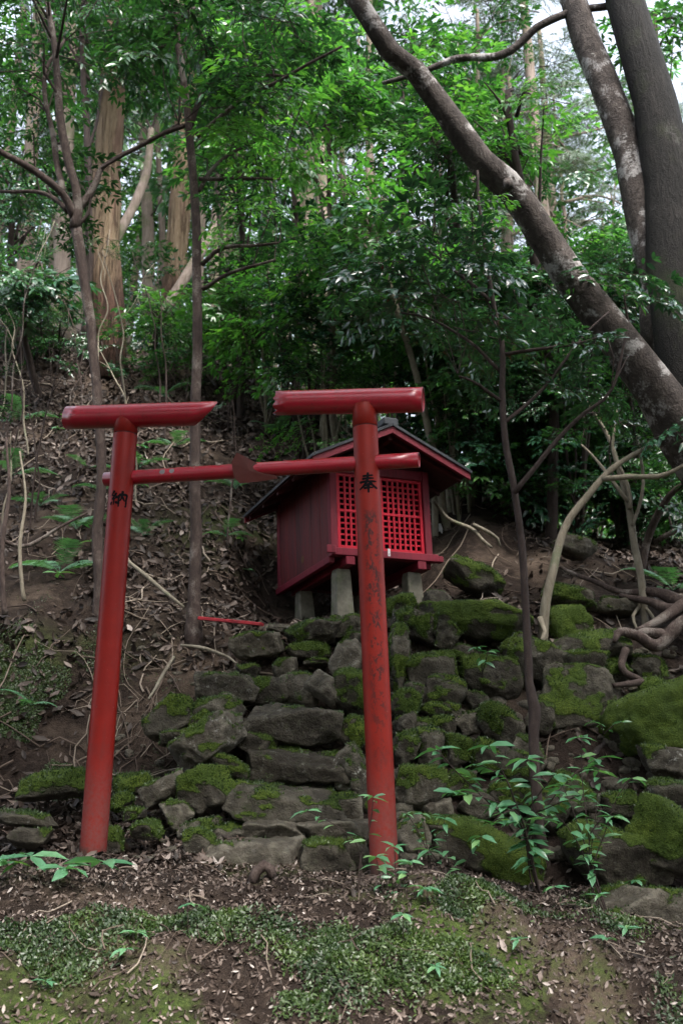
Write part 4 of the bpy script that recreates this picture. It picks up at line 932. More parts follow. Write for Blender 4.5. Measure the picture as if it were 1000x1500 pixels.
# ---- leafy evergreens of the middle distance: (crown px, py, Y, radius px, radius py, n, kinds, size, base px, base Y)
MIDL = [
 (545, 330, 7.9, 105, 80, 34, ['bright', 'blue', 'bright'], .66, 662, 9.0, 'leafy evergreen behind the shrine with a pale stem right of its roof', 'bark_pale'),
 (480, 200, 8.6, 100, 90, 44, ['bright', 'leaf'], .7, 470, 9.5, 'bright green leafy tree above the gap in the broken beam', 'bark_brown'),
 (590, 130, 9.4, 110, 90, 56, ['bright', 'leaf'], .8, 590, 10.4, 'vivid light green tree under the arching grey stem', 'bark_brown'),
 (420, 90, 9.8, 90, 100, 50, ['leaf', 'bright'], .85, 430, 10.6, 'dense mid-green tree at the top centre left of the grey stem', 'bark_brown'),
 (660, 240, 8.4, 85, 70, 44, ['bright', 'leaf'], .65, 705, 9.4, 'light leaf sprays hanging before the white sky gap', 'bark_black'),
 (745, 170, 7.8, 85, 80, 16, ['bright'], .6, 812, 8.6, 'sparse bright twigs crossing the white sky between the grey stems', 'bark_black'),
 (490, 455, 8.6, 95, 45, 22, ['blue', 'bright'], .6, 510, 9.6, 'low glossy bush above the broken beam and left of the shrine roof', 'bark_pale'),
 (690, 500, 8.6, 90, 50, 40, ['small', 'leaf', 'bright'], .6, 700, 9.4, 'bushy shrub with small leaves rising right of the shrine roof', 'bark_pale'),
 (800, 560, 9.2, 90, 50, 40, ['small', 'blue', 'bright'], .65, 800, 9.8, 'small-leaved thicket behind the curved pale sapling', 'bark_pale'),
 (900, 590, 9.6, 90, 60, 40, ['leaf', 'small'], .7, 905, 10.2, 'shaded leafy shrub beneath the big forked tree', 'bark_brown'),
 (790, 420, 8.2, 85, 45, 34, ['blue', 'leaf'], .6, 790, 9.3, 'glossy bluish-leaved bush below the arching grey stem', 'bark_black'),
 (930, 400, 8.0, 60, 45, 20, ['blue', 'leaf'], .55, 935, 9.2, 'leafy twigs in front of the middle stem of the forked tree', 'bark_black'),
 (640, 390, 9.4, 90, 55, 28, ['bright', 'leaf'], .7, 640, 10.2, 'airy evergreen filling the space over the shrine', 'bark_pale'),
 (350, 250, 9.6, 75, 90, 28, ['leaf', 'bright'], .75, 345, 10.8, 'dark leafy tree right of the slim brown trunk', 'bark_black'),
 (335, 420, 10.2, 75, 50, 26, ['leaf', 'bright'], .7, 330, 10.9, 'open leafy shrub on the slope right of the slim brown trunk', 'bark_black'),
 (232, 470, 10.6, 40, 26, 12, ['leaf', 'bright'], .6, 225, 11.2, 'low green shrub beside the dark foot of the big cedar', 'bark_black'),
 (40, 410, 9.8, 60, 50, 28, ['leaf', 'blue'], .75, 40, 10.6, 'shadowed leafy bush on the bank at the left edge', 'bark_black'),
 (20, 300, 10.5, 70, 90, 30, ['leaf'], .8, 10, 11.2, 'dark evergreen rising at the left edge behind the forked young tree', 'bark_black'),
 (120, 20, 10.5, 120, 70, 40, ['leaf'], .85, 100, 11.5, 'tall dark-leaved tree in the top left corner', 'bark_black'),
 (300, 40, 11, 90, 70, 40, ['leaf'], .9, 320, 12, 'shady evergreen at the top behind the slim brown tree', 'bark_black'),
 (700, 50, 11, 110, 60, 24, ['leaf', 'bright'], .8, 690, 12.5, 'leafy crown hanging into the top of the sky gap', 'bark_far'),
 (960, 60, 10, 50, 80, 20, ['leaf', 'bright'], .8, 985, 11, 'green crown in the top right corner behind the dark trunk', 'bark_far'),
 (560, 470, 10.5, 80, 50, 30, ['smallbright', 'small'], .7, 556, 11.2, 'yellow-green shrub above the right half of the broken beam', 'bark_pale'),
 (420, 500, 10.0, 60, 40, 16, ['small', 'smallbright'], .6, 420, 10.4, 'low small-leaved shrub on the slope left of the broken beam end', 'bark_black'),
]
for (px, py, Y, rx, ry, n, kinds, size, bx, bY, lab, bk) in MIDL:
    c = at(px, py, Y); f = foot(bx, bY); s = Y / FPX
    r0 = random.uniform(.03, .045); m1 = f * .6 + c * .4 + [random.uniform(-.15, .15), random.uniform(-.1, .1), .1]
    top = c + [random.uniform(-.1, .1), 0, ry * s * .6]
    br = []
    for k in range(5):
        a = k * 1.26 + random.random(); q_ = m1 * (.7 - .15 * k) + top * (.3 + .15 * k) if k < 5 else top
        e = c + np.array([math.cos(a) * rx * s * .7, math.sin(a) * rx * s * .6, random.uniform(-.4, .6) * ry * s])
        br.append([(q_, r0 * .45), ((q_ + e) / 2 + [0, 0, .12], r0 * .3), (e, .005)])
    tree('evergreen_tree', lab, 'tree', [[(f, r0 * 1.2), (m1, r0), (c, r0 * .7), (top, r0 * .3)]] + br, [(c, (rx * s, rx * s * .9, ry * s), int(n * .74), kinds, size)], bk, limb=bk if bk == 'bark_black' else 'bark_brown')

MID2 = [
 (470, 545, 8.8, 70, 30, 24, ['smallbright', 'bright'], .5, 470, 9.2, 'bright low bush between the two top beams beyond the shrine', 'bark_pale'),
 (380, 470, 9.8, 60, 40, 24, ['bright', 'smallbright'], .6, 385, 10.4, 'yellow-green bush on the slope above the broken gap', 'bark_pale'),
 (680, 570, 8.5, 45, 40, 22, ['bright', 'smallbright'], .5, 676, 9.0, 'light green bush over the right roof slope of the shrine', 'bark_pale'),
 (800, 620, 8.8, 60, 45, 26, ['bright', 'smallbright'], .55, 800, 9.2, 'bright bush framed by the dark and the curved saplings', 'bark_pale'),
 (910, 640, 8.9, 60, 45, 26, ['bright', 'smallbright'], .55, 912, 9.3, 'light green bush behind the forked pale sapling', 'bark_pale'),
 (980, 740, 8.9, 50, 50, 22, ['small', 'bright'], .55, 985, 9.2, 'green bush low at the right edge beyond the ridge', 'bark_pale'),
 (830, 370, 9.2, 80, 40, 26, ['bright', 'leaf'], .65, 835, 10.2, 'leaf tier below the white sky gap', 'bark_brown'),
 (270, 470, 11.2, 50, 40, 16, ['bright', 'smallbright'], .6, 268, 11.8, 'light green bush behind the slim brown trunk', 'bark_pale'),
 (440, 420, 8.6, 80, 50, 20, ['blue', 'bright'], .6, 440, 9.6, 'dark glossy bush left of the shrine roof and over the beam gap', 'bark_black'),
 (580, 500, 9.0, 90, 40, 24, ['blue', 'bright', 'bright'], .6, 600, 9.9, 'glossy bush hanging over the right top beam', 'bark_pale'),
 (650, 430, 8.0, 70, 50, 28, ['blue', 'bright'], .55, 668, 9.3, 'glossy leaf tier right above the shrine roof corner', 'bark_pale'),
 (850, 440, 7.6, 80, 45, 26, ['blue', 'leaf'], .55, 850, 8.8, 'glossy leaf tier under the elbow of the arching grey stem', 'bark_black'),
 (760, 560, 8.3, 80, 40, 26, ['blue', 'small'], .55, 765, 9.1, 'leafy twigs behind the upper stem of the dark sapling', 'bark_black'),
 (920, 520, 8.6, 60, 50, 26, ['leaf', 'blue'], .6, 925, 9.3, 'leafy bush seen between the grey stem and the main dark trunk', 'bark_black'),
 (700, 600, 8.9, 60, 50, 30, ['smallbright', 'bright', 'blue'], .6, 690, 9.3, 'leafy bush just beyond the right eave of the shrine', 'bark_pale'),
 (760, 650, 9.0, 60, 45, 28, ['smallbright', 'bright', 'blue'], .6, 765, 9.4, 'small-leaved bush behind the ridge fern clump', 'bark_pale'),
 (850, 660, 9.3, 70, 60, 34, ['smallbright', 'bright', 'small'], .65, 850, 9.6, 'shady small-leaved bush seen through the arch of the curved sapling', 'bark_pale'),
 (950, 700, 9.5, 60, 60, 32, ['smallbright', 'blue', 'bright'], .65, 960, 9.8, 'dim bush under the lowest limb at the right edge', 'bark_pale'),
 (620, 520, 9.8, 70, 40, 26, ['smallbright', 'leaf'], .65, 615, 10.2, 'light green bush straight above the shrine ridge', 'bark_pale'),
 (740, 470, 10.2, 90, 50, 34, ['leaf', 'bright'], .75, 745, 10.8, 'fresh green shrub behind the dark sapling top', 'bark_pale'),
 (870, 510, 10.4, 90, 50, 34, ['leaf', 'smallbright'], .75, 880, 11, 'fresh green shrub behind the curving grey stem', 'bark_pale'),
 (380, 380, 11.5, 60, 60, 24, ['bright', 'smallbright'], .75, 385, 12.3, 'light yellow-green young tree left of the broken beam gap', 'bark_black'),
 (60, 470, 11.0, 60, 28, 16, ['leaf', 'small'], .65, 60, 11.4, 'low bush on the crest of the left slope', 'bark_black'),
 (330, 500, 11.0, 50, 30, 16, ['small', 'bright'], .6, 332, 11.4, 'low green bush on the crest right of the slim brown tree', 'bark_black'),
]
for (px, py, Y, rx, ry, n, kinds, size, bx, bY, lab, bk) in MID2:
    c = at(px, py, Y); f = foot(bx, bY); s = Y / FPX; c[2] = max(c[2], f[2] + .25)
    st = [[(f, .02), (f * .5 + c * .5 + [random.uniform(-.1, .1), 0, 0], .017), (c + [0, 0, ry * s * .7], .006)]]
    for k in range(4):
        a = k * 1.6 + random.random(); e = c + np.array([math.cos(a) * rx * s * .8, math.sin(a) * rx * s * .7, random.uniform(-.2, .6) * ry * s]); st.append([(f + [0, 0, .05 * k], .014), ((f + e) / 2 + [0, 0, .1], .01), (e, .004)])
    tree('bush', lab, 'bush', st, [(c, (rx * s, rx * s * .9, ry * s), n, kinds, size), (f * .55 + c * .45 + [0, -.1, .1], (rx * s * .9, rx * s * .8, np.linalg.norm(c - f) * .35), n // 3 if bx < 720 else n // 2, kinds, size)], bk)

# ---- unseen trees added around and behind the viewer to darken the ground and gate
LN = 'unseen leafy tree added beside and behind the viewer to shade the clearing'
ra = np.random.default_rng(5)
for (x, y, cx_, cy_, cz, rr, rz, n, sz) in [(-4.8, 3.0, -4.2, 3.0, 5.8, 1.6, 1.6, 26, 2.0), (5.2, 3.2, 4.8, 3.2, 5.6, 1.8, 1.8, 20, 2.0), (-6.5, 6.4, -4.6, 6.2, 7.6, 2.4, 1.2, 40, 2.0), (6.4, 6.0, 5.4, 6.4, 7.4, 1.8, 1.4, 20, 2.0),
   (-1.4, -2.2, -.8, 2.9, 6.7, (2.2, 1.1), .7, 30, 2.0), (2.4, -2.6, 2.0, 2.7, 6.7, (2.4, 1.2), .7, 40, 2.0), (-4.4, -1.6, -3.4, .4, 5.6, 2.4, 1.2, 40, 2.0), (5.6, -1.0, 5.0, .6, 5.6, 2.2, 1.4, 40, 2.0),
   (-7, -5, -7, -5, 4.4, 3.2, 3.4, 90, 2.4), (-2.5, -7, -2.5, -7, 4.2, 3.2, 3.6, 110, 2.4), (2.5, -7.5, 2.5, -7.5, 4.4, 3.2, 3.6, 110, 2.4), (7.5, -5, 7.5, -5, 4.4, 3.2, 3.4, 90, 2.4), (-9, 1, -9, 1, 4.4, 2.8, 3.6, 56, 2.4), (9.4, 1.5, 9.4, 1.5, 4.0, 2.8, 3.6, 56, 2.4)]:
    f = np.array([x, y, g1(x, y)]); c = np.array([cx_, cy_, cz])
    BLOCK[0] = True
    tree('unseen_shade_tree', LN, 'tree', [[(f, .17), (f + [0, 0, .4], .14), ((f + c) / 2 + [0, 0, .6], .11), (c, .06)]], [(c, (*(rr if isinstance(rr, tuple) else (rr, rr)), rz), n, ['leaf', 'blue'], sz)], 'bark_dark', 'unseen trees added to shade the clearing'); BLOCK[0] = False

# ---- slender poles of the far slope and their crowns: alike, many
rr_ = np.random.default_rng(21)
LF = 'slender far trunk among many on the wooded slope behind the shrine'
LG = 'tall thin pine standing against the bright sky gap at the upper right'
nfar = 0
for k in range(120):
    Y = rr_.uniform(15, 31); px = rr_.uniform(-60, 1060)
    if nfar >= 62: break
    f = foot(px, Y); r = rr_.uniform(.05, .15); nfar += 1
    gap = 600 < px < 930
    lean = rr_.normal(0, .5)
    Hh = rr_.uniform(9, 14)
    tr = [[(f, r * 1.25), (f + [lean * .2, 0, 3], r), (f + [lean * .6, .1, Hh * .6], r * .75), (f + [lean, .1, Hh], r * .35)]]
    if gap:
        for j in range(7):
            z = rr_.uniform(3.5, 9); sgn = rr_.choice([-1, 1])
            tr.append([(f + [lean * z / Hh, 0, z], .03), (f + [lean * z / Hh + sgn * .7, rr_.normal(0, .3), z + .25], .02), (f + [lean * z / Hh + sgn * 1.5, rr_.normal(0, .4), z + .1], .008)])
    cr = [(f + [lean, 0, Hh * .9], (1.5, 1.5, 1.8), 10 if gap else (5 if 360 < px < 1000 else 14), ['needle'] if gap else ['leaf', 'needle', 'bright'], 1.7)]
    if not gap: cr.append((f + [lean * .4, 0, Hh * rr_.uniform(.35, .6)], (1.6, 1.6, 1.6), 3 if 360 < px < 1000 else 12, ['leaf', 'bright', 'smallbright'], 1.5))
    else: cr.append((f + [lean * .5, 0, rr_.uniform(4, 8)], (1.6, 1.4, 2.4), 8, ['leaf', 'needle', 'needle'], 1.3))
    tree('slope_tree', LG if gap else LF, 'tree', tr, cr, 'bark_far', 'thin pines in the sky gap' if gap else 'slender trunks on the far slope', sides=8)
# ---- shrubs between them
LS = 'leafy undergrowth shrub among many beyond the ridge behind the shrine'
for k in range(70):
    Y = rr_.uniform(10.2, 22); px = rr_.uniform(-40, 1040) if k % 2 else rr_.uniform(420, 1040)
    if px < 380 and Y < 12.5: Y += 2.5
    f = foot(px, Y); h = rr_.uniform(.7, 2.6)
    tree('undergrowth_shrub', LS, 'shrub', [[(f, .02), (f + [rr_.normal(0, .1), 0, h * .5], .015), (f + [rr_.normal(0, .2), 0, h], .006)], [(f, .015), (f + [rr_.normal(0, .4), 0, h * .8], .005)]],
         [(f + [0, 0, h * .75], (.8, .7, h * .45), 11, [['small', 'bright'], ['blue', 'small'], ['smallbright', 'bright'], ['smallbright', 'leaf']][k % 4], .85)], 'bark_pale', 'undergrowth shrubs beyond the ridge', sides=6)
# ---- the far wood, one mass
def far_wood():
    r = np.random.default_rng(8); L0, F0 = leaf_geo(1, .55)
    n = 46000; Y = r.uniform(30, 62, n); px = r.uniform(-250, 1250, n); x = (px - 500) / FPX * Y
    z0 = ground(x, Y); P2 = np.stack([x, Y], 1)
    top = 9.0 + 4 * fbm(P2, .12, 3, 4) + np.where((px > 560) & (px < 960), -5.5, 2.0)
    z = z0 + np.maximum(top, 1.5) * r.uniform(0, 1, n) ** .8
    keep = vnoise(np.stack([x, Y * .5, z], 1), .55, 7) + .35 * r.normal(0, 1, n) > -.1
    idx = np.where(keep)[0]; m = len(idx); s = r.uniform(.18, .42, m)
    th, ph, ro = r.uniform(0, 6.28, m), r.normal(.3, .5, m), r.normal(0, .6, m)
    cy, sy, cp, sp, cr, sr = np.cos(th), np.sin(th), np.cos(ph), np.sin(ph), np.cos(ro), np.sin(ro)
    R = np.stack([np.stack([cy * cp, cy * sp * sr - sy * cr, cy * sp * cr + sy * sr], -1), np.stack([sy * cp, sy * sp * sr + cy * cr, sy * sp * cr - cy * sr], -1), np.stack([-sp, cp * sr, cp * cr], -1)], 1)
    V = np.einsum('mij,kj->mki', R, L0) * s[:, None, None] + np.stack([x[idx], Y[idx], z[idx]], 1)[:, None]
    F = (F0[None] + (np.arange(m) * len(L0))[:, None, None]).reshape(-1, 3)
    o = link('distant_forest', mesh('distant_forest', V.reshape(-1, 3), F, M['leaf'], True, np.repeat(r.random(m), len(F0)))); tag(o, None, None, kind='stuff')
far_wood()

rl = np.random.default_rng(14)
for k in range(16):
    f = hit(rl.uniform(-20, 400), rl.uniform(500, 600)); h = rl.uniform(.25, .6)
    tree('low_shrub', 'low leafy seedling shrub among many on the upper left slope', 'shrub', [[(f, .008), (f + [rl.normal(0, .08), 0, h], .003)]], [(f + [0, 0, h * .8], (.3, .25, h * .3), 4, [['leaf'], ['blue'], ['small'], ['leaf', 'bright']][k % 4], .42)], 'bark_black', 'seedling shrubs on the upper left slope', sides=5)
for k in range(22):
    f = hit(rl.uniform(-10, 440), rl.uniform(520, 800)); h = rl.uniform(.9, 2.6); l = rl.normal(0, .25)
    tree('thin_sapling', 'thin bare dry stem among many on the left slope', 'sapling', [[(f, .010), (f + [l * .3, rl.normal(0, .05), h * .4], .008), (f + [l * .6, 0, h * .7], .006), (f + [l, 0, h], .003)], [(f + [l * .6, 0, h * .7], .004), (f + [l * .6 + rl.normal(0, .25), 0, h * .95], .002)]], [(f + [l, 0, h], (.2, .2, .15), 1 + k % 2, ['small', 'leaf'], .35)], ['bark_brown', 'bark_pale', 'bark_black'][k % 3], 'thin bare stems on the left slope', sides=5, wig=.05)
# ------------------------------------------------------------------ ferns
def frond_mesh(seed, L=.5):
    r = np.random.default_rng(seed); V, F, A, n = [], [], [], 0
    N = 23; rach = [np.array([L * (t - .12 * t * t), .03 * L * math.sin(3 * t) * r.normal(0, 1), L * (.42 * t - .62 * t * t)]) for t in np.linspace(0, 1, N)]
    v, f = tube(rach, np.linspace(.0035, .001, N), 4, 9, cap=False); V.append(v); F += [tuple(k + n for k in q_) for q_ in f]; A += [.2] * len(f); n += len(v)
    for i in range(3, N):
        t = i / (N - 1); l = L * .26 * math.sin(math.pi * min(1, (t - .05) * 1.02)) ** .8 + .012
        for s in (-1, 1):
            for sub in range(2):
                d = np.array([.42 + .1 * sub, s * 1.0, -.12 - .15 * r.random()]); d /= np.linalg.norm(d); b = rach[i] + (rach[i] - rach[i - 1]) * .5 * sub
                wv = .013 * L; tng = np.array([1, 0, .05]) * wv
                q_ = [b - tng * .3, b + tng * .6, b + d * l * .55 + tng * .5, b + d * l * .95 + tng * .3, b + d * l * .5 - tng * .45]
                q_ = [x + np.array([0, 0, -.10 * l * (k >= 2)]) for k, x in enumerate(q_)]
                V.append(np.array(q_)); F += [(n, n + 1, n + 2, n + 4), (n + 4, n + 2, n + 3)]; A += [r.random()] * 2; n += 5
    return mesh('frond', np.concatenate(V), F, M['fern'], True, A)
FR = [frond_mesh(s) for s in range(4)]
def fern(px, py, lab, n=6, s=1.0, Y=None, group=None, arc=6.28, a0=0.0):
    p = hit(px, py) if Y is None else foot(px, Y)
    p[2] = g1(p[0], p[1]); t = thing('fern', lab, 'fern', p, group)
    for k in range(n):
        o = link('frond', random.choice(FR), t, (0, 0, .02)); o.rotation_euler = (random.uniform(-.2, .2), random.uniform(-.75, -.15), a0 + arc * k / n + random.uniform(-.3, .3)); z = s * random.uniform(.75, 1.2); o.scale = (z, z, z)
FERNS = [(150, 725, 'fern peeping out between the left post and the forked young tree', 5, .7), (255, 660, 'fern on the dark litter left of the slim brown trunk', 5, .65), (345, 720, 'fern under the bent plate on the tie beam', 5, .7), (20, 700, 'fern among bare stems at the left edge', 6, .9), (210, 790, 'fern low on the bank right of the left post', 5, .55), (660, 690, 'fern tucked behind the right eave of the shrine', 6, .8),
 (88, 845, 'large blue-green fern spreading at the left below the dead leaves', 6, 1.0), (112, 780, 'dark fern tuft on the leafy bank just left of the left post', 5, .8), (128, 692, 'single light green fern sprig left of the left post top', 3, .7), (45, 1040, 'small fern on the mossy cut bank at the far left', 4, .45),
 (330, 790, 'fern on the dark bank right of the slim brown tree', 5, .55), (404, 640, 'fern with narrow fronds under the broken end of the right top beam', 6, .8), (497, 632, 'bright upright fern right beside the shrine roof and red post', 6, 1.0), (770, 738, 'broad lush fern clump on the ridge right of the shrine', 8, 1.1), (722, 712, 'pale fern by the right eave of the shrine', 7, .9), (818, 745, 'fern at the right end of the ridge clump', 7, .9),
 (985, 870, 'fern under the forked tree at the right edge', 6, .8), (205, 690, 'fern between the left post and the slim brown tree', 4, .6), (60, 745, 'fern low in the litter at the left edge', 5, .6), (240, 585, 'little fern just above the left top beam', 4, .7), (30, 620, 'shaded fern high on the left slope', 5, .8)]
for px, py, lab, n, s in FERNS: fern(px, py, lab, n, s)

# ------------------------------------------------------------------ saplings at the front, leaf by leaf
LM = []
for k in range(4):
    V, F = leaf_geo(1, [.36, .42, .33, .4][k], .22, [.1, .25, .35, .18][k])
    # one subdivision for the near leaves
    import bmesh
    bm = bmesh.new(); vs_ = [bm.verts.new(v) for v in V]; [bm.faces.new([vs_[i] for i in f]) for f in F]; bmesh.ops.subdivide_edges(bm, edges=bm.edges[:], cuts=1, use_grid_fill=True, smooth=.6)
    me = bpy.data.meshes.new('leaf'); bm.to_mesh(me); bm.free(); me.polygons.foreach_set('use_smooth', np.ones(len(me.polygons), bool)); me.materials.append(M['leaf_plant'])
    a = me.attributes.new('rnd', 'FLOAT', 'FACE'); a.data.foreach_set('value', np.full(len(me.polygons), [.2, .45, .6, .8][k], np.float32)); LM.append(me)
def add_leaf(t, p, yaw, pit, roll, L):
    o = link('leaf', random.choice(LM), t, np.asarray(p) - np.array(t.location)); o.rotation_euler = (roll, pit, yaw); o.scale = (L, L, L * .9)
def plant(name, lab, base, stems, leaf, Y, group=None, bare=.45, step=.045, rad0=.0035, whorl=4, cat='sapling'):
    p0 = np.array(base, float); t = thing(name, lab, cat, p0, group)
    for seq in stems:
        P = [at(x, y, yy) for x, y, yy in seq]
        if abs(P[0][2] - p0[2]) > .01 and np.linalg.norm(P[0] - p0) < .4: P = [p0 - [0, 0, .02]] + P
        V, F = tube(P, np.linspace(rad0, rad0 * .45, len(P)), 6, .04, 0, 1, .006); part('stem', V, F, M['bark_black'], t)
        Q_, _ = resample(np.array(P), np.ones(len(P)), .01); n = len(Q_); i = int(n * bare); side = 1
        while i < n - 1:
            T = Q_[i + 1] - Q_[i]; yaw = math.atan2(T[1], T[0]) + side * random.uniform(.7, 1.4)
            if abs(T[2]) > .006: yaw = random.uniform(0, 6.28)
            add_leaf(t, Q_[i], yaw, random.uniform(-.3, .35), random.gauss(0, .3), leaf * random.uniform(.6, 1.1)); side = -side; i += max(1, int(step / .01 * random.uniform(.7, 1.3)))
        y0 = random.uniform(0, 6)
        for k in range(whorl): add_leaf(t, Q_[-1], y0 + k * 6.28 / whorl + random.uniform(-.3, .3), random.uniform(-.35, .25), random.gauss(0, .25), leaf * random.uniform(.8, 1.2))
    return t
def S(*a, Y=4.9, d=0.0): return [(x, y, Y + d * i) for i, (x, y) in enumerate(a)]
plant('sapling', 'broad leafy sapling with many stems before the rocks right of the red post', foot(778, 5.0),
 [S((778, 1285), (770, 1220), (745, 1150), (715, 1092), Y=5.0, d=-.03), S((772, 1240), (780, 1180), (772, 1112), Y=5.0, d=-.05), S((770, 1225), (720, 1180), (668, 1130), (640, 1098), Y=5.0, d=-.04), S((775, 1230), (810, 1170), (845, 1130), (872, 1112), Y=5.0, d=.02),
  S((760, 1200), (725, 1175), (690, 1165), (665, 1160), Y=5.0, d=-.05), S((772, 1210), (800, 1185), (850, 1165), Y=5.0, d=-.06), S((755, 1180), (740, 1140), (700, 1120), Y=4.95, d=.05), S((765, 1200), (742, 1190), (722, 1205), Y=4.95, d=-.06), S((770, 1190), (800, 1150), (812, 1135), Y=5.0, d=-.04)],
 .115, 5.0, bare=.25, step=.04, rad0=.005)
plant('sapling', 'leggy sapling with spread thin leaves at the right of the broad one', foot(868, 4.75),
 [S((868, 1310), (862, 1230), (852, 1150), (850, 1080), Y=4.75, d=.02), S((866, 1290), (885, 1220), (905, 1165), (925, 1140), Y=4.75), S((866, 1280), (840, 1225), (812, 1195), (795, 1200), Y=4.75, d=-.05), S((862, 1240), (880, 1200), (898, 1195), Y=4.75, d=-.03), S((866, 1270), (872, 1190), (876, 1130), Y=4.75, d=.05), S((864, 1260), (835, 1180), (822, 1150), Y=4.75, d=.04)],
 .09, 4.75, bare=.35, step=.045)
plant('sapling', 'bushy seedling cluster with pale leaves at the foot of the right post', foot(582, 4.35),
 [S((580, 1345), (580, 1290), (578, 1240), Y=4.4), S((575, 1350), (560, 1300), (550, 1255), Y=4.4, d=-.02), S((585, 1350), (590, 1300), (600, 1262), Y=4.4), S((583, 1350), (600, 1315), (622, 1300), Y=4.4, d=-.04), S((578, 1350), (572, 1310), (556, 1268), Y=4.4, d=.04)],
 .075, 4.4, bare=.55, step=.04)
plant('sapling', 'lone thin seedling bending left before the lowest step', foot(522, 4.5),
 [S((520, 1320), (528, 1270), (520, 1235), (495, 1212), (450, 1188), Y=4.5), S((526, 1260), (538, 1225), (545, 1190), (546, 1168), Y=4.5, d=-.03)], .07, 4.5, bare=.55, step=.05, whorl=5)
plant('sapling', 'small-leaved wispy seedling right behind the red post foot', foot(628, 4.9),
 [S((628, 1290), (624, 1240), (618, 1192), Y=4.9), S((628, 1280), (632, 1240), (645, 1195), Y=4.9), S((626, 1250), (610, 1215), (596, 1192), Y=4.9)], .05, 4.9, bare=.5, step=.025)
plant('broadleaf_seedling', 'low seedling with big pale green leaves at the foot of the left post', foot(132, 4.5), [S((132, 1282), (140, 1272), (150, 1262), Y=4.5), S((130, 1282), (112, 1276), (96, 1272), Y=4.5, d=-.03)], .15, 4.5, bare=.9, whorl=4, cat='seedling')
plant('broadleaf_seedling', 'low seedling with big green leaves at the left edge of the bank', foot(38, 4.5), [S((40, 1278), (42, 1265), (46, 1254), Y=4.5), S((38, 1278), (20, 1268), (8, 1262), Y=4.5, d=-.03)], .15, 4.5, bare=.9, whorl=4, cat='seedling')
plant('sapling', 'low glossy sapling spreading just left of the broad one', foot(660, 4.85), [S((660, 1300), (655, 1240), (650, 1200), Y=4.85, d=-.03), S((660, 1300), (690, 1250), (705, 1225), Y=4.85, d=-.04), S((660, 1300), (640, 1260), (628, 1245), Y=4.85)], .08, 4.85, bare=.35, step=.04)
plant('seedling', 'tiny blue-green plant growing in the rock wall under the shrine', at(705, 985, 6.2), [[(706, 990, 6.2), (704, 968, 6.05), (698, 948, 6.0)], [(706, 985, 6.2), (712, 965, 6.0), (714, 955, 6.0)]], .07, 6.2, bare=.6, whorl=4)
plant('seedling', 'small green plant in the dark hollow below the round boulder', foot(885, 5.6), [S((884, 1075), (880, 1064), (870, 1058), Y=5.7), S((884, 1075), (898, 1062), (910, 1058), Y=5.7)], .06, 5.7, bare=.3, whorl=4)
LSD = 'tiny green seedling among many dotting the forest floor'
rs = np.random.default_rng(77)
for k in range(26):
    px, py = (rs.uniform(560, 980), rs.uniform(1300, 1480)) if k < 9 else ((rs.uniform(0, 480), rs.uniform(1330, 1490)) if k < 13 else (rs.uniform(0, 420), rs.uniform(520, 860)))
    p = hit(px, py); t = thing('seedling', LSD, 'seedling', p, 'tiny seedlings on the forest floor'); h = rs.uniform(.04, .12)
    V, F = tube([p - [0, 0, .02], p + [rs.normal(0, .01), 0, h]], [.002, .0015], 5, .05); part('stem', V, F, M['bark_black'], t)
    for j in range(5): add_leaf(t, p + [0, 0, h], j * 1.26 + rs.normal(0, .3), rs.uniform(-.3, .3), rs.normal(0, .2), rs.uniform(.04, .075) * (1 if k < 13 else 1.7))

# ------------------------------------------------------------------ the forest floor: leaves, chips, twigs, moss
def rotm(th, ph, ro):
    cy, sy, cp, sp, cr, sr = np.cos(th), np.sin(th), np.cos(ph), np.sin(ph), np.cos(ro), np.sin(ro)
    return np.stack([np.stack([cy * cp, cy * sp * sr - sy * cr, cy * sp * cr + sy * sr], -1), np.stack([sy * cp, sy * sp * sr + cy * cr, sy * sp * cr - cy * sr], -1), np.stack([-sp, cp * sr, cp * cr], -1)], 1)
def scatter(name, x, y, s, tilt, mat, shape, lift, r, rnd=None, up=None):
    L0, F0 = shape; m = len(x)
    N = gnormal(x, y); z = ground(x, y)
    if up is not None: N = N * (1 - up) + np.array([0, 0, 1]) * up; N /= np.linalg.norm(N, axis=1)[:, None]
    X = np.cross(N, np.array([0, 1.0, 0.001])); X /= np.linalg.norm(X, axis=1)[:, None]; Yv = np.cross(N, X); B = np.stack([X, Yv, N], 2)
    R = B @ rotm(r.uniform(0, 6.28, m), r.normal(0, tilt, m), r.normal(0, tilt, m))
    V = np.einsum('mij,kj->mki', R, L0) * s[:, None, None] + (np.stack([x, y, z], 1) + N * (lift * s)[:, None])[:, None]
    F = (F0[None] + (np.arange(m) * len(L0))[:, None, None]).reshape(-1, F0.shape[1])
    o = link(name, mesh(name, V.reshape(-1, 3), F, mat, True, np.repeat(r.random(m) if rnd is None else rnd, len(F0)))); tag(o, None, None, kind='stuff'); return o
r = np.random.default_rng(31)
curl = (np.array([(0, 0, 0), (.3, .17, .10), (.3, -.17, .08), (.62, .19, .12), (.62, -.18, .02), (1, 0, .16), (.32, 0, -.02), (.62, 0, -.01)]) - [.5, 0, 0], np.array([(0, 6, 1, 1), (0, 2, 6, 6), (1, 6, 7, 3), (2, 4, 7, 6), (3, 7, 5, 5), (7, 4, 5, 5)]))
cF = np.array([(0, 6, 1), (0, 2, 6), (1, 6, 7), (1, 7, 3), (2, 4, 7), (2, 7, 6), (3, 7, 5), (7, 4, 5)]); curl = (curl[0], cF)
n = 72000; x = r.uniform(-5.5, 5.0, n); y = 5.3 + r.uniform(0, 1, n) ** 1.1 * 8.7
dn = fbm(np.stack([x, y], 1), .9, 3, 12) + .25 * r.normal(0, 1, n)
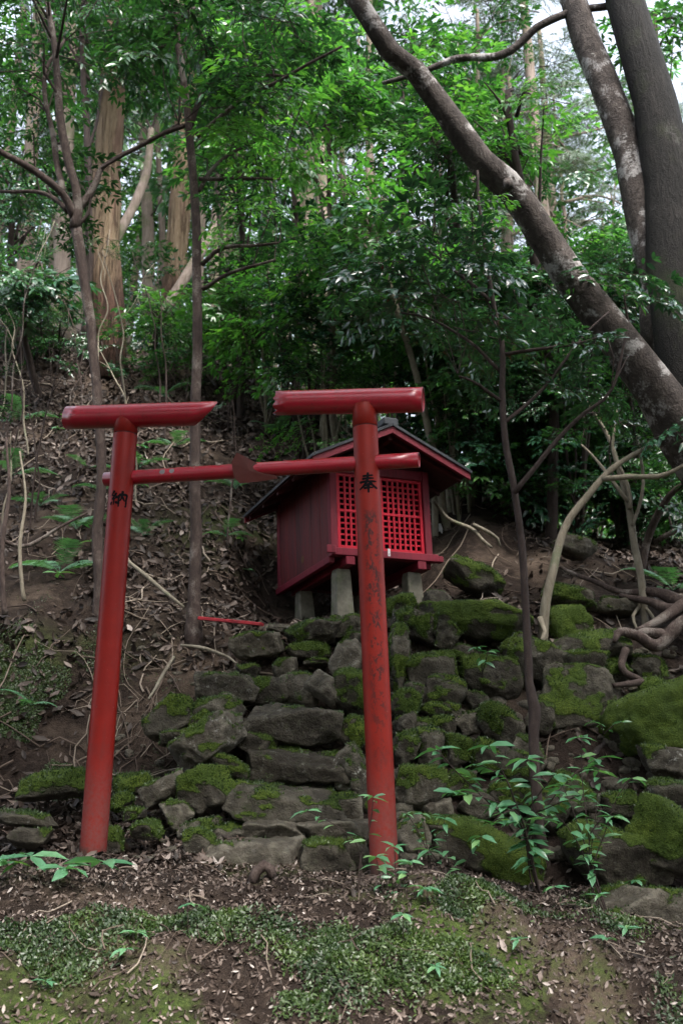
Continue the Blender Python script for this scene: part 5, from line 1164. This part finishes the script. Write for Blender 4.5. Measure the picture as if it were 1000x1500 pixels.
steep = (np.abs(x + 1.15) < .35) & (y > 5.9) & (y < 6.7)
k = (dn > -.45) & ~((np.abs(x) < .7) & (y > 6.9) & (y < 8.4) & (r.random(n) < .85)) & ~(steep & (r.random(n) < .75)) & ~((x > -.9) & (x < 2.6) & (y < 6.6) & (r.random(n) < .8))
x, y = x[k], y[k]; scatter('leaf_litter', x, y, .035 + .075 * r.random(len(x)) ** 1.6, .6, M['dead'], curl, .16, r, np.clip(r.beta(1.6, 2.2, len(x)), 0, 1))
n = 34000; x = r.uniform(-2.2, 2.0, n); y = r.uniform(3.3, 5.4, n); scatter('litter_chips', x, y, r.uniform(.008, .034, n), .6, M['dead'], curl, .15, r, np.clip(r.normal(.62, .2, n), 0, 1))
n = 260; x = r.uniform(-2.2, 2.0, n); y = r.uniform(3.4, 5.6, n); scatter('leaf_litter', x, y, r.uniform(.03, .065, n), .35, M['dead'], curl, .15, r)
n = 1500; x = r.uniform(-2.0, -.55, n); y = r.uniform(4.9, 5.9, n); scatter('leaf_litter', x, y, r.uniform(.03, .08, n), .5, M['dead'], curl, .2, r)
# moss cushions on the front bank: short leafy shoots
blade = (np.array([(0, -.16, 0), (0, .16, 0), (.55, .2, .22), (.55, -.2, .22), (1.0, 0, .30)]), np.array([(0, 1, 2), (0, 2, 3), (3, 2, 4)]))
n = 260000; px = r.uniform(-1.9, 1.8, n); py = r.uniform(3.35, 5.1, n)
fld = fbm(np.stack([px, py], 1), 1.7, 3, 44)
cx, cy = (lambda X, Y: (500 + FPX * X / Y, Y))(px, py)
def blob(a, b, ra, rb): return np.exp(-((cx - a) / ra) ** 2 - ((py - b) / rb) ** 2)
want = 1.0 * blob(300, 4.18, 130, .13) + 1.05 * blob(470, 4.0, 170, .19) + .8 * blob(640, 3.95, 90, .12) + .9 * blob(700, 4.4, 130, .2) + .9 * blob(50, 4.05, 110, .16) + .9 * blob(140, 3.85, 110, .14) + .6 * blob(450, 3.72, 90, .08) + .35 * blob(520, 4.52, 70, .08)
k = (1.0 * want + .42 * fld + .25 * fbm(np.stack([px, py], 1), 6, 2, 9) + .08 * r.normal(0, 1, n)) > .62
x, y = px[k][:130000], py[k][:130000]
scatter('moss', x, y, r.uniform(.008, .021, len(x)), .6, M['moss_leaf'], blade, .6, r, np.clip(.45 + .6 * vnoise(np.stack([x, y], 1), 9, 3) + r.normal(0, .2, len(x)), 0, 1), .3)
n = 60000; x = r.normal(-2.05, .35, n); y = r.normal(6.25, .28, n); k = fbm(np.stack([x, y], 1), 3, 3, 9) > .22
scatter('moss', x[k], y[k], r.uniform(.007, .016, k.sum()), .7, M['moss_leaf'], blade, .4, r, np.clip(r.normal(.4, .2, k.sum()), 0, 1), .1)
# twigs and exposed rootlets
def twigs():
    r = np.random.default_rng(61); Vs, Fs, A, n = [], [], [], 0
    for k in range(900):
        if k < 620: x, y, l = r.uniform(-4.5, 4.2), r.uniform(5.8, 12), r.uniform(.15, .8)
        elif k < 760: x, y, l = r.uniform(-1.6, -.5), r.uniform(5.8, 7.2), r.uniform(.1, .5)
        else: x, y, l = r.uniform(-2, 2), r.uniform(3.5, 5.5), r.uniform(.05, .25)
        if abs(x) < .8 and 6.9 < y < 8.5: continue
        a = r.uniform(0, 6.28); P = []
        for j in range(6):
            z = g1(x, y) + .012 + (.04 * r.random() if k < 620 else .008); P.append((x, y, z)); a += r.normal(0, .45); x += math.cos(a) * l / 5; y += math.sin(a) * l / 5
        rr = r.uniform(.0025, .008) * (1 if k < 760 else .55)
        V, F = tube(P, np.linspace(rr, rr * .5, 6), 5, .08, cap=False); Vs.append(V); Fs.append(np.array(F) + n); n += len(V); A.append(np.full(len(F), r.random()))
    o = link('twigs', mesh('twigs', np.concatenate(Vs), np.concatenate(Fs), M['twig'], True, np.concatenate(A))); tag(o, None, None, kind='stuff')
twigs()
# hanging dry stems at the left bank
def stick(name, lab, seq, Y, m='bark_pale', Y1=None, cat='stick'):
    P = pp(seq, Y, Y1); V, F = tube([p for p, _ in P], [q_ for _, q_ in P], 8, .04, .1, 3, .008); o = link(name, mesh(name, V - V.mean(0), F, M[m]), None, V.mean(0)); tag(o, lab, cat)
stick('log', 'short weathered log lying at the foot of the right torii post', [(530, 1290, 8), (560, 1288, 12), (600, 1285, 15), (630, 1281, 16), (646, 1281, 14)], 4.78, 'bark_brown', cat='log')
stick('root_stub', 'bent pale root stub poking up before the lowest step', [(370, 1292, 16), (376, 1276, 14), (388, 1266, 15), (397, 1272, 14), (400, 1284, 12)], 4.68, 'bark_brown', cat='root')
stick('root_stub', 'thick brown root lying across the moss below the seedlings', [(520, 1402, 12), (545, 1394, 20), (580, 1396, 24), (606, 1400, 16)], 4.1, 'bark_brown', cat='root')
stick('dead_branch', 'thin curved twig lying on the front bank at left', [(75, 1414, 3), (100, 1424, 4), (130, 1440, 4), (160, 1462, 3)], 4.0)
stick('dead_branch', 'long pale stick sloping down the bank right of the left post', [(188, 822, 5), (215, 845, 6), (245, 870, 6), (270, 890, 4)], 6.75, Y1=6.6)
stick('dead_branch', 'forked-looking crooked twig on the bare earth left of the stone steps', [(255, 962, 4), (240, 985, 5), (228, 1008, 4), (218, 1024, 3)], 6.3, Y1=6.05)
stick('dead_branch', 'pale stick lying right of the slim tree near the shrine slab', [(265, 945, 4), (300, 950, 6), (335, 962, 4), (345, 970, 3)], 6.55, Y1=6.4)
stick('dead_branch', 'whitish crooked branch on the slope right of the shrine wall', [(636, 735, 5), (655, 760, 6), (690, 775, 6), (706, 790, 5), (720, 800, 4)], 7.7, Y1=7.4)
stick('dead_branch', 'short yellowish twig beside the whitish branch on the right slope', [(692, 768, 5), (712, 778, 6), (728, 788, 4), (732, 800, 3)], 7.5)
stick('dead_branch', 'dark upright dead stem at the left edge of the bank', [(8, 900, 9), (4, 800, 8), (14, 720, 6), (10, 640, 4)], 6.6, 'bark_brown', Y1=6.9)
stick('dead_branch', 'thin dry stem leaning at the left edge before the fern', [(36, 880, 6), (30, 800, 6), (38, 730, 4), (30, 660, 3)], 6.6, 'bark_pale', Y1=6.9)
stick('dead_branch', 'slanting dry branch crossing the leaf litter left of the left post', [(0, 790, 6), (40, 800, 6), (90, 770, 5), (128, 750, 4)], 7.2, 'bark_brown', Y1=7.4)
# red plank off the gate, pale paving slab, white scrap, blue scrap
pa, pb = at(292, 908, 6.85), at(384, 917, 6.7)
ux = (pb - pa) / np.linalg.norm(pb - pa); V, F = box(0, np.linalg.norm(pb - pa), -.03, .03, 0, .022, .003)
Bm = np.stack([ux, np.cross([0, 0, 1], ux) / np.linalg.norm(np.cross([0, 0, 1], ux)), np.cross(ux, np.cross([0, 0, 1], ux))], 1)
o = link('plank', mesh('plank', V @ Bm.T, F, M['plank'], False), None, pa); tag(o, 'broken red painted plank lying on the earth beside the slim brown tree', 'plank')
for (px, Y, wd, lean, lab) in [(640, 8.9, 9, .12, 'pale thin stem rising right beside the shrine roof'), (664, 9.3, 8, -.1, 'pale slim stem behind the right eave of the shrine'), (588, 10.2, 10, .05, 'straight reddish pale stem behind the end of the right top beam'), (470, 10.4, 9, .15, 'slim pale stem behind the gap of the broken top beam'), (715, 9.6, 8, .2, 'slim pale stem between the shrine roof and the dark sapling'), (845, 9.4, 8, -.2, 'slim pale stem inside the arch of the curved sapling')]:
    f = foot(px, Y); rr0 = wd * Y / FPX / 2
    tree('slim_tree', lab, 'tree', [[(f, rr0 * 1.2), (f + [lean * .3, 0, 1.0], rr0), (f + [lean * .8, 0, 2.4], rr0 * .8), (f + [lean, 0, 4.2], rr0 * .4)], [(f + [lean * .6, 0, 1.8], rr0 * .5), (f + [lean * .6 + .4, -.1, 2.3], rr0 * .3), (f + [lean * .6 + .7, -.1, 2.6], .004)]], [(f + [lean, 0, 4.0], (.7, .7, .4), 9, ['bright', 'leaf'], .6)], 'bark_pale')
sp = hit(639, 782); Vp = np.array([(0, 0, 0), (.03, 0, .03), (.055, .01, -.005), (.01, .02, .06), (.04, .012, .075), (.06, .02, .05), (.012, .03, .10), (.045, .035, .105)]); Fp_ = [(0, 1, 4, 3), (1, 2, 5, 4), (3, 4, 7, 6), (4, 5, 7)]
o = link('paper_scrap', mesh('paper_scrap', np.concatenate([Vp, Vp + [0, .002, -.001]]), Fp_ + [tuple(8 + k for k in f[::-1]) for f in Fp_], M['white'], False), None, sp); tag(o, 'crumpled white scrap lying on the slope right of the shrine', 'scrap')
#--END--
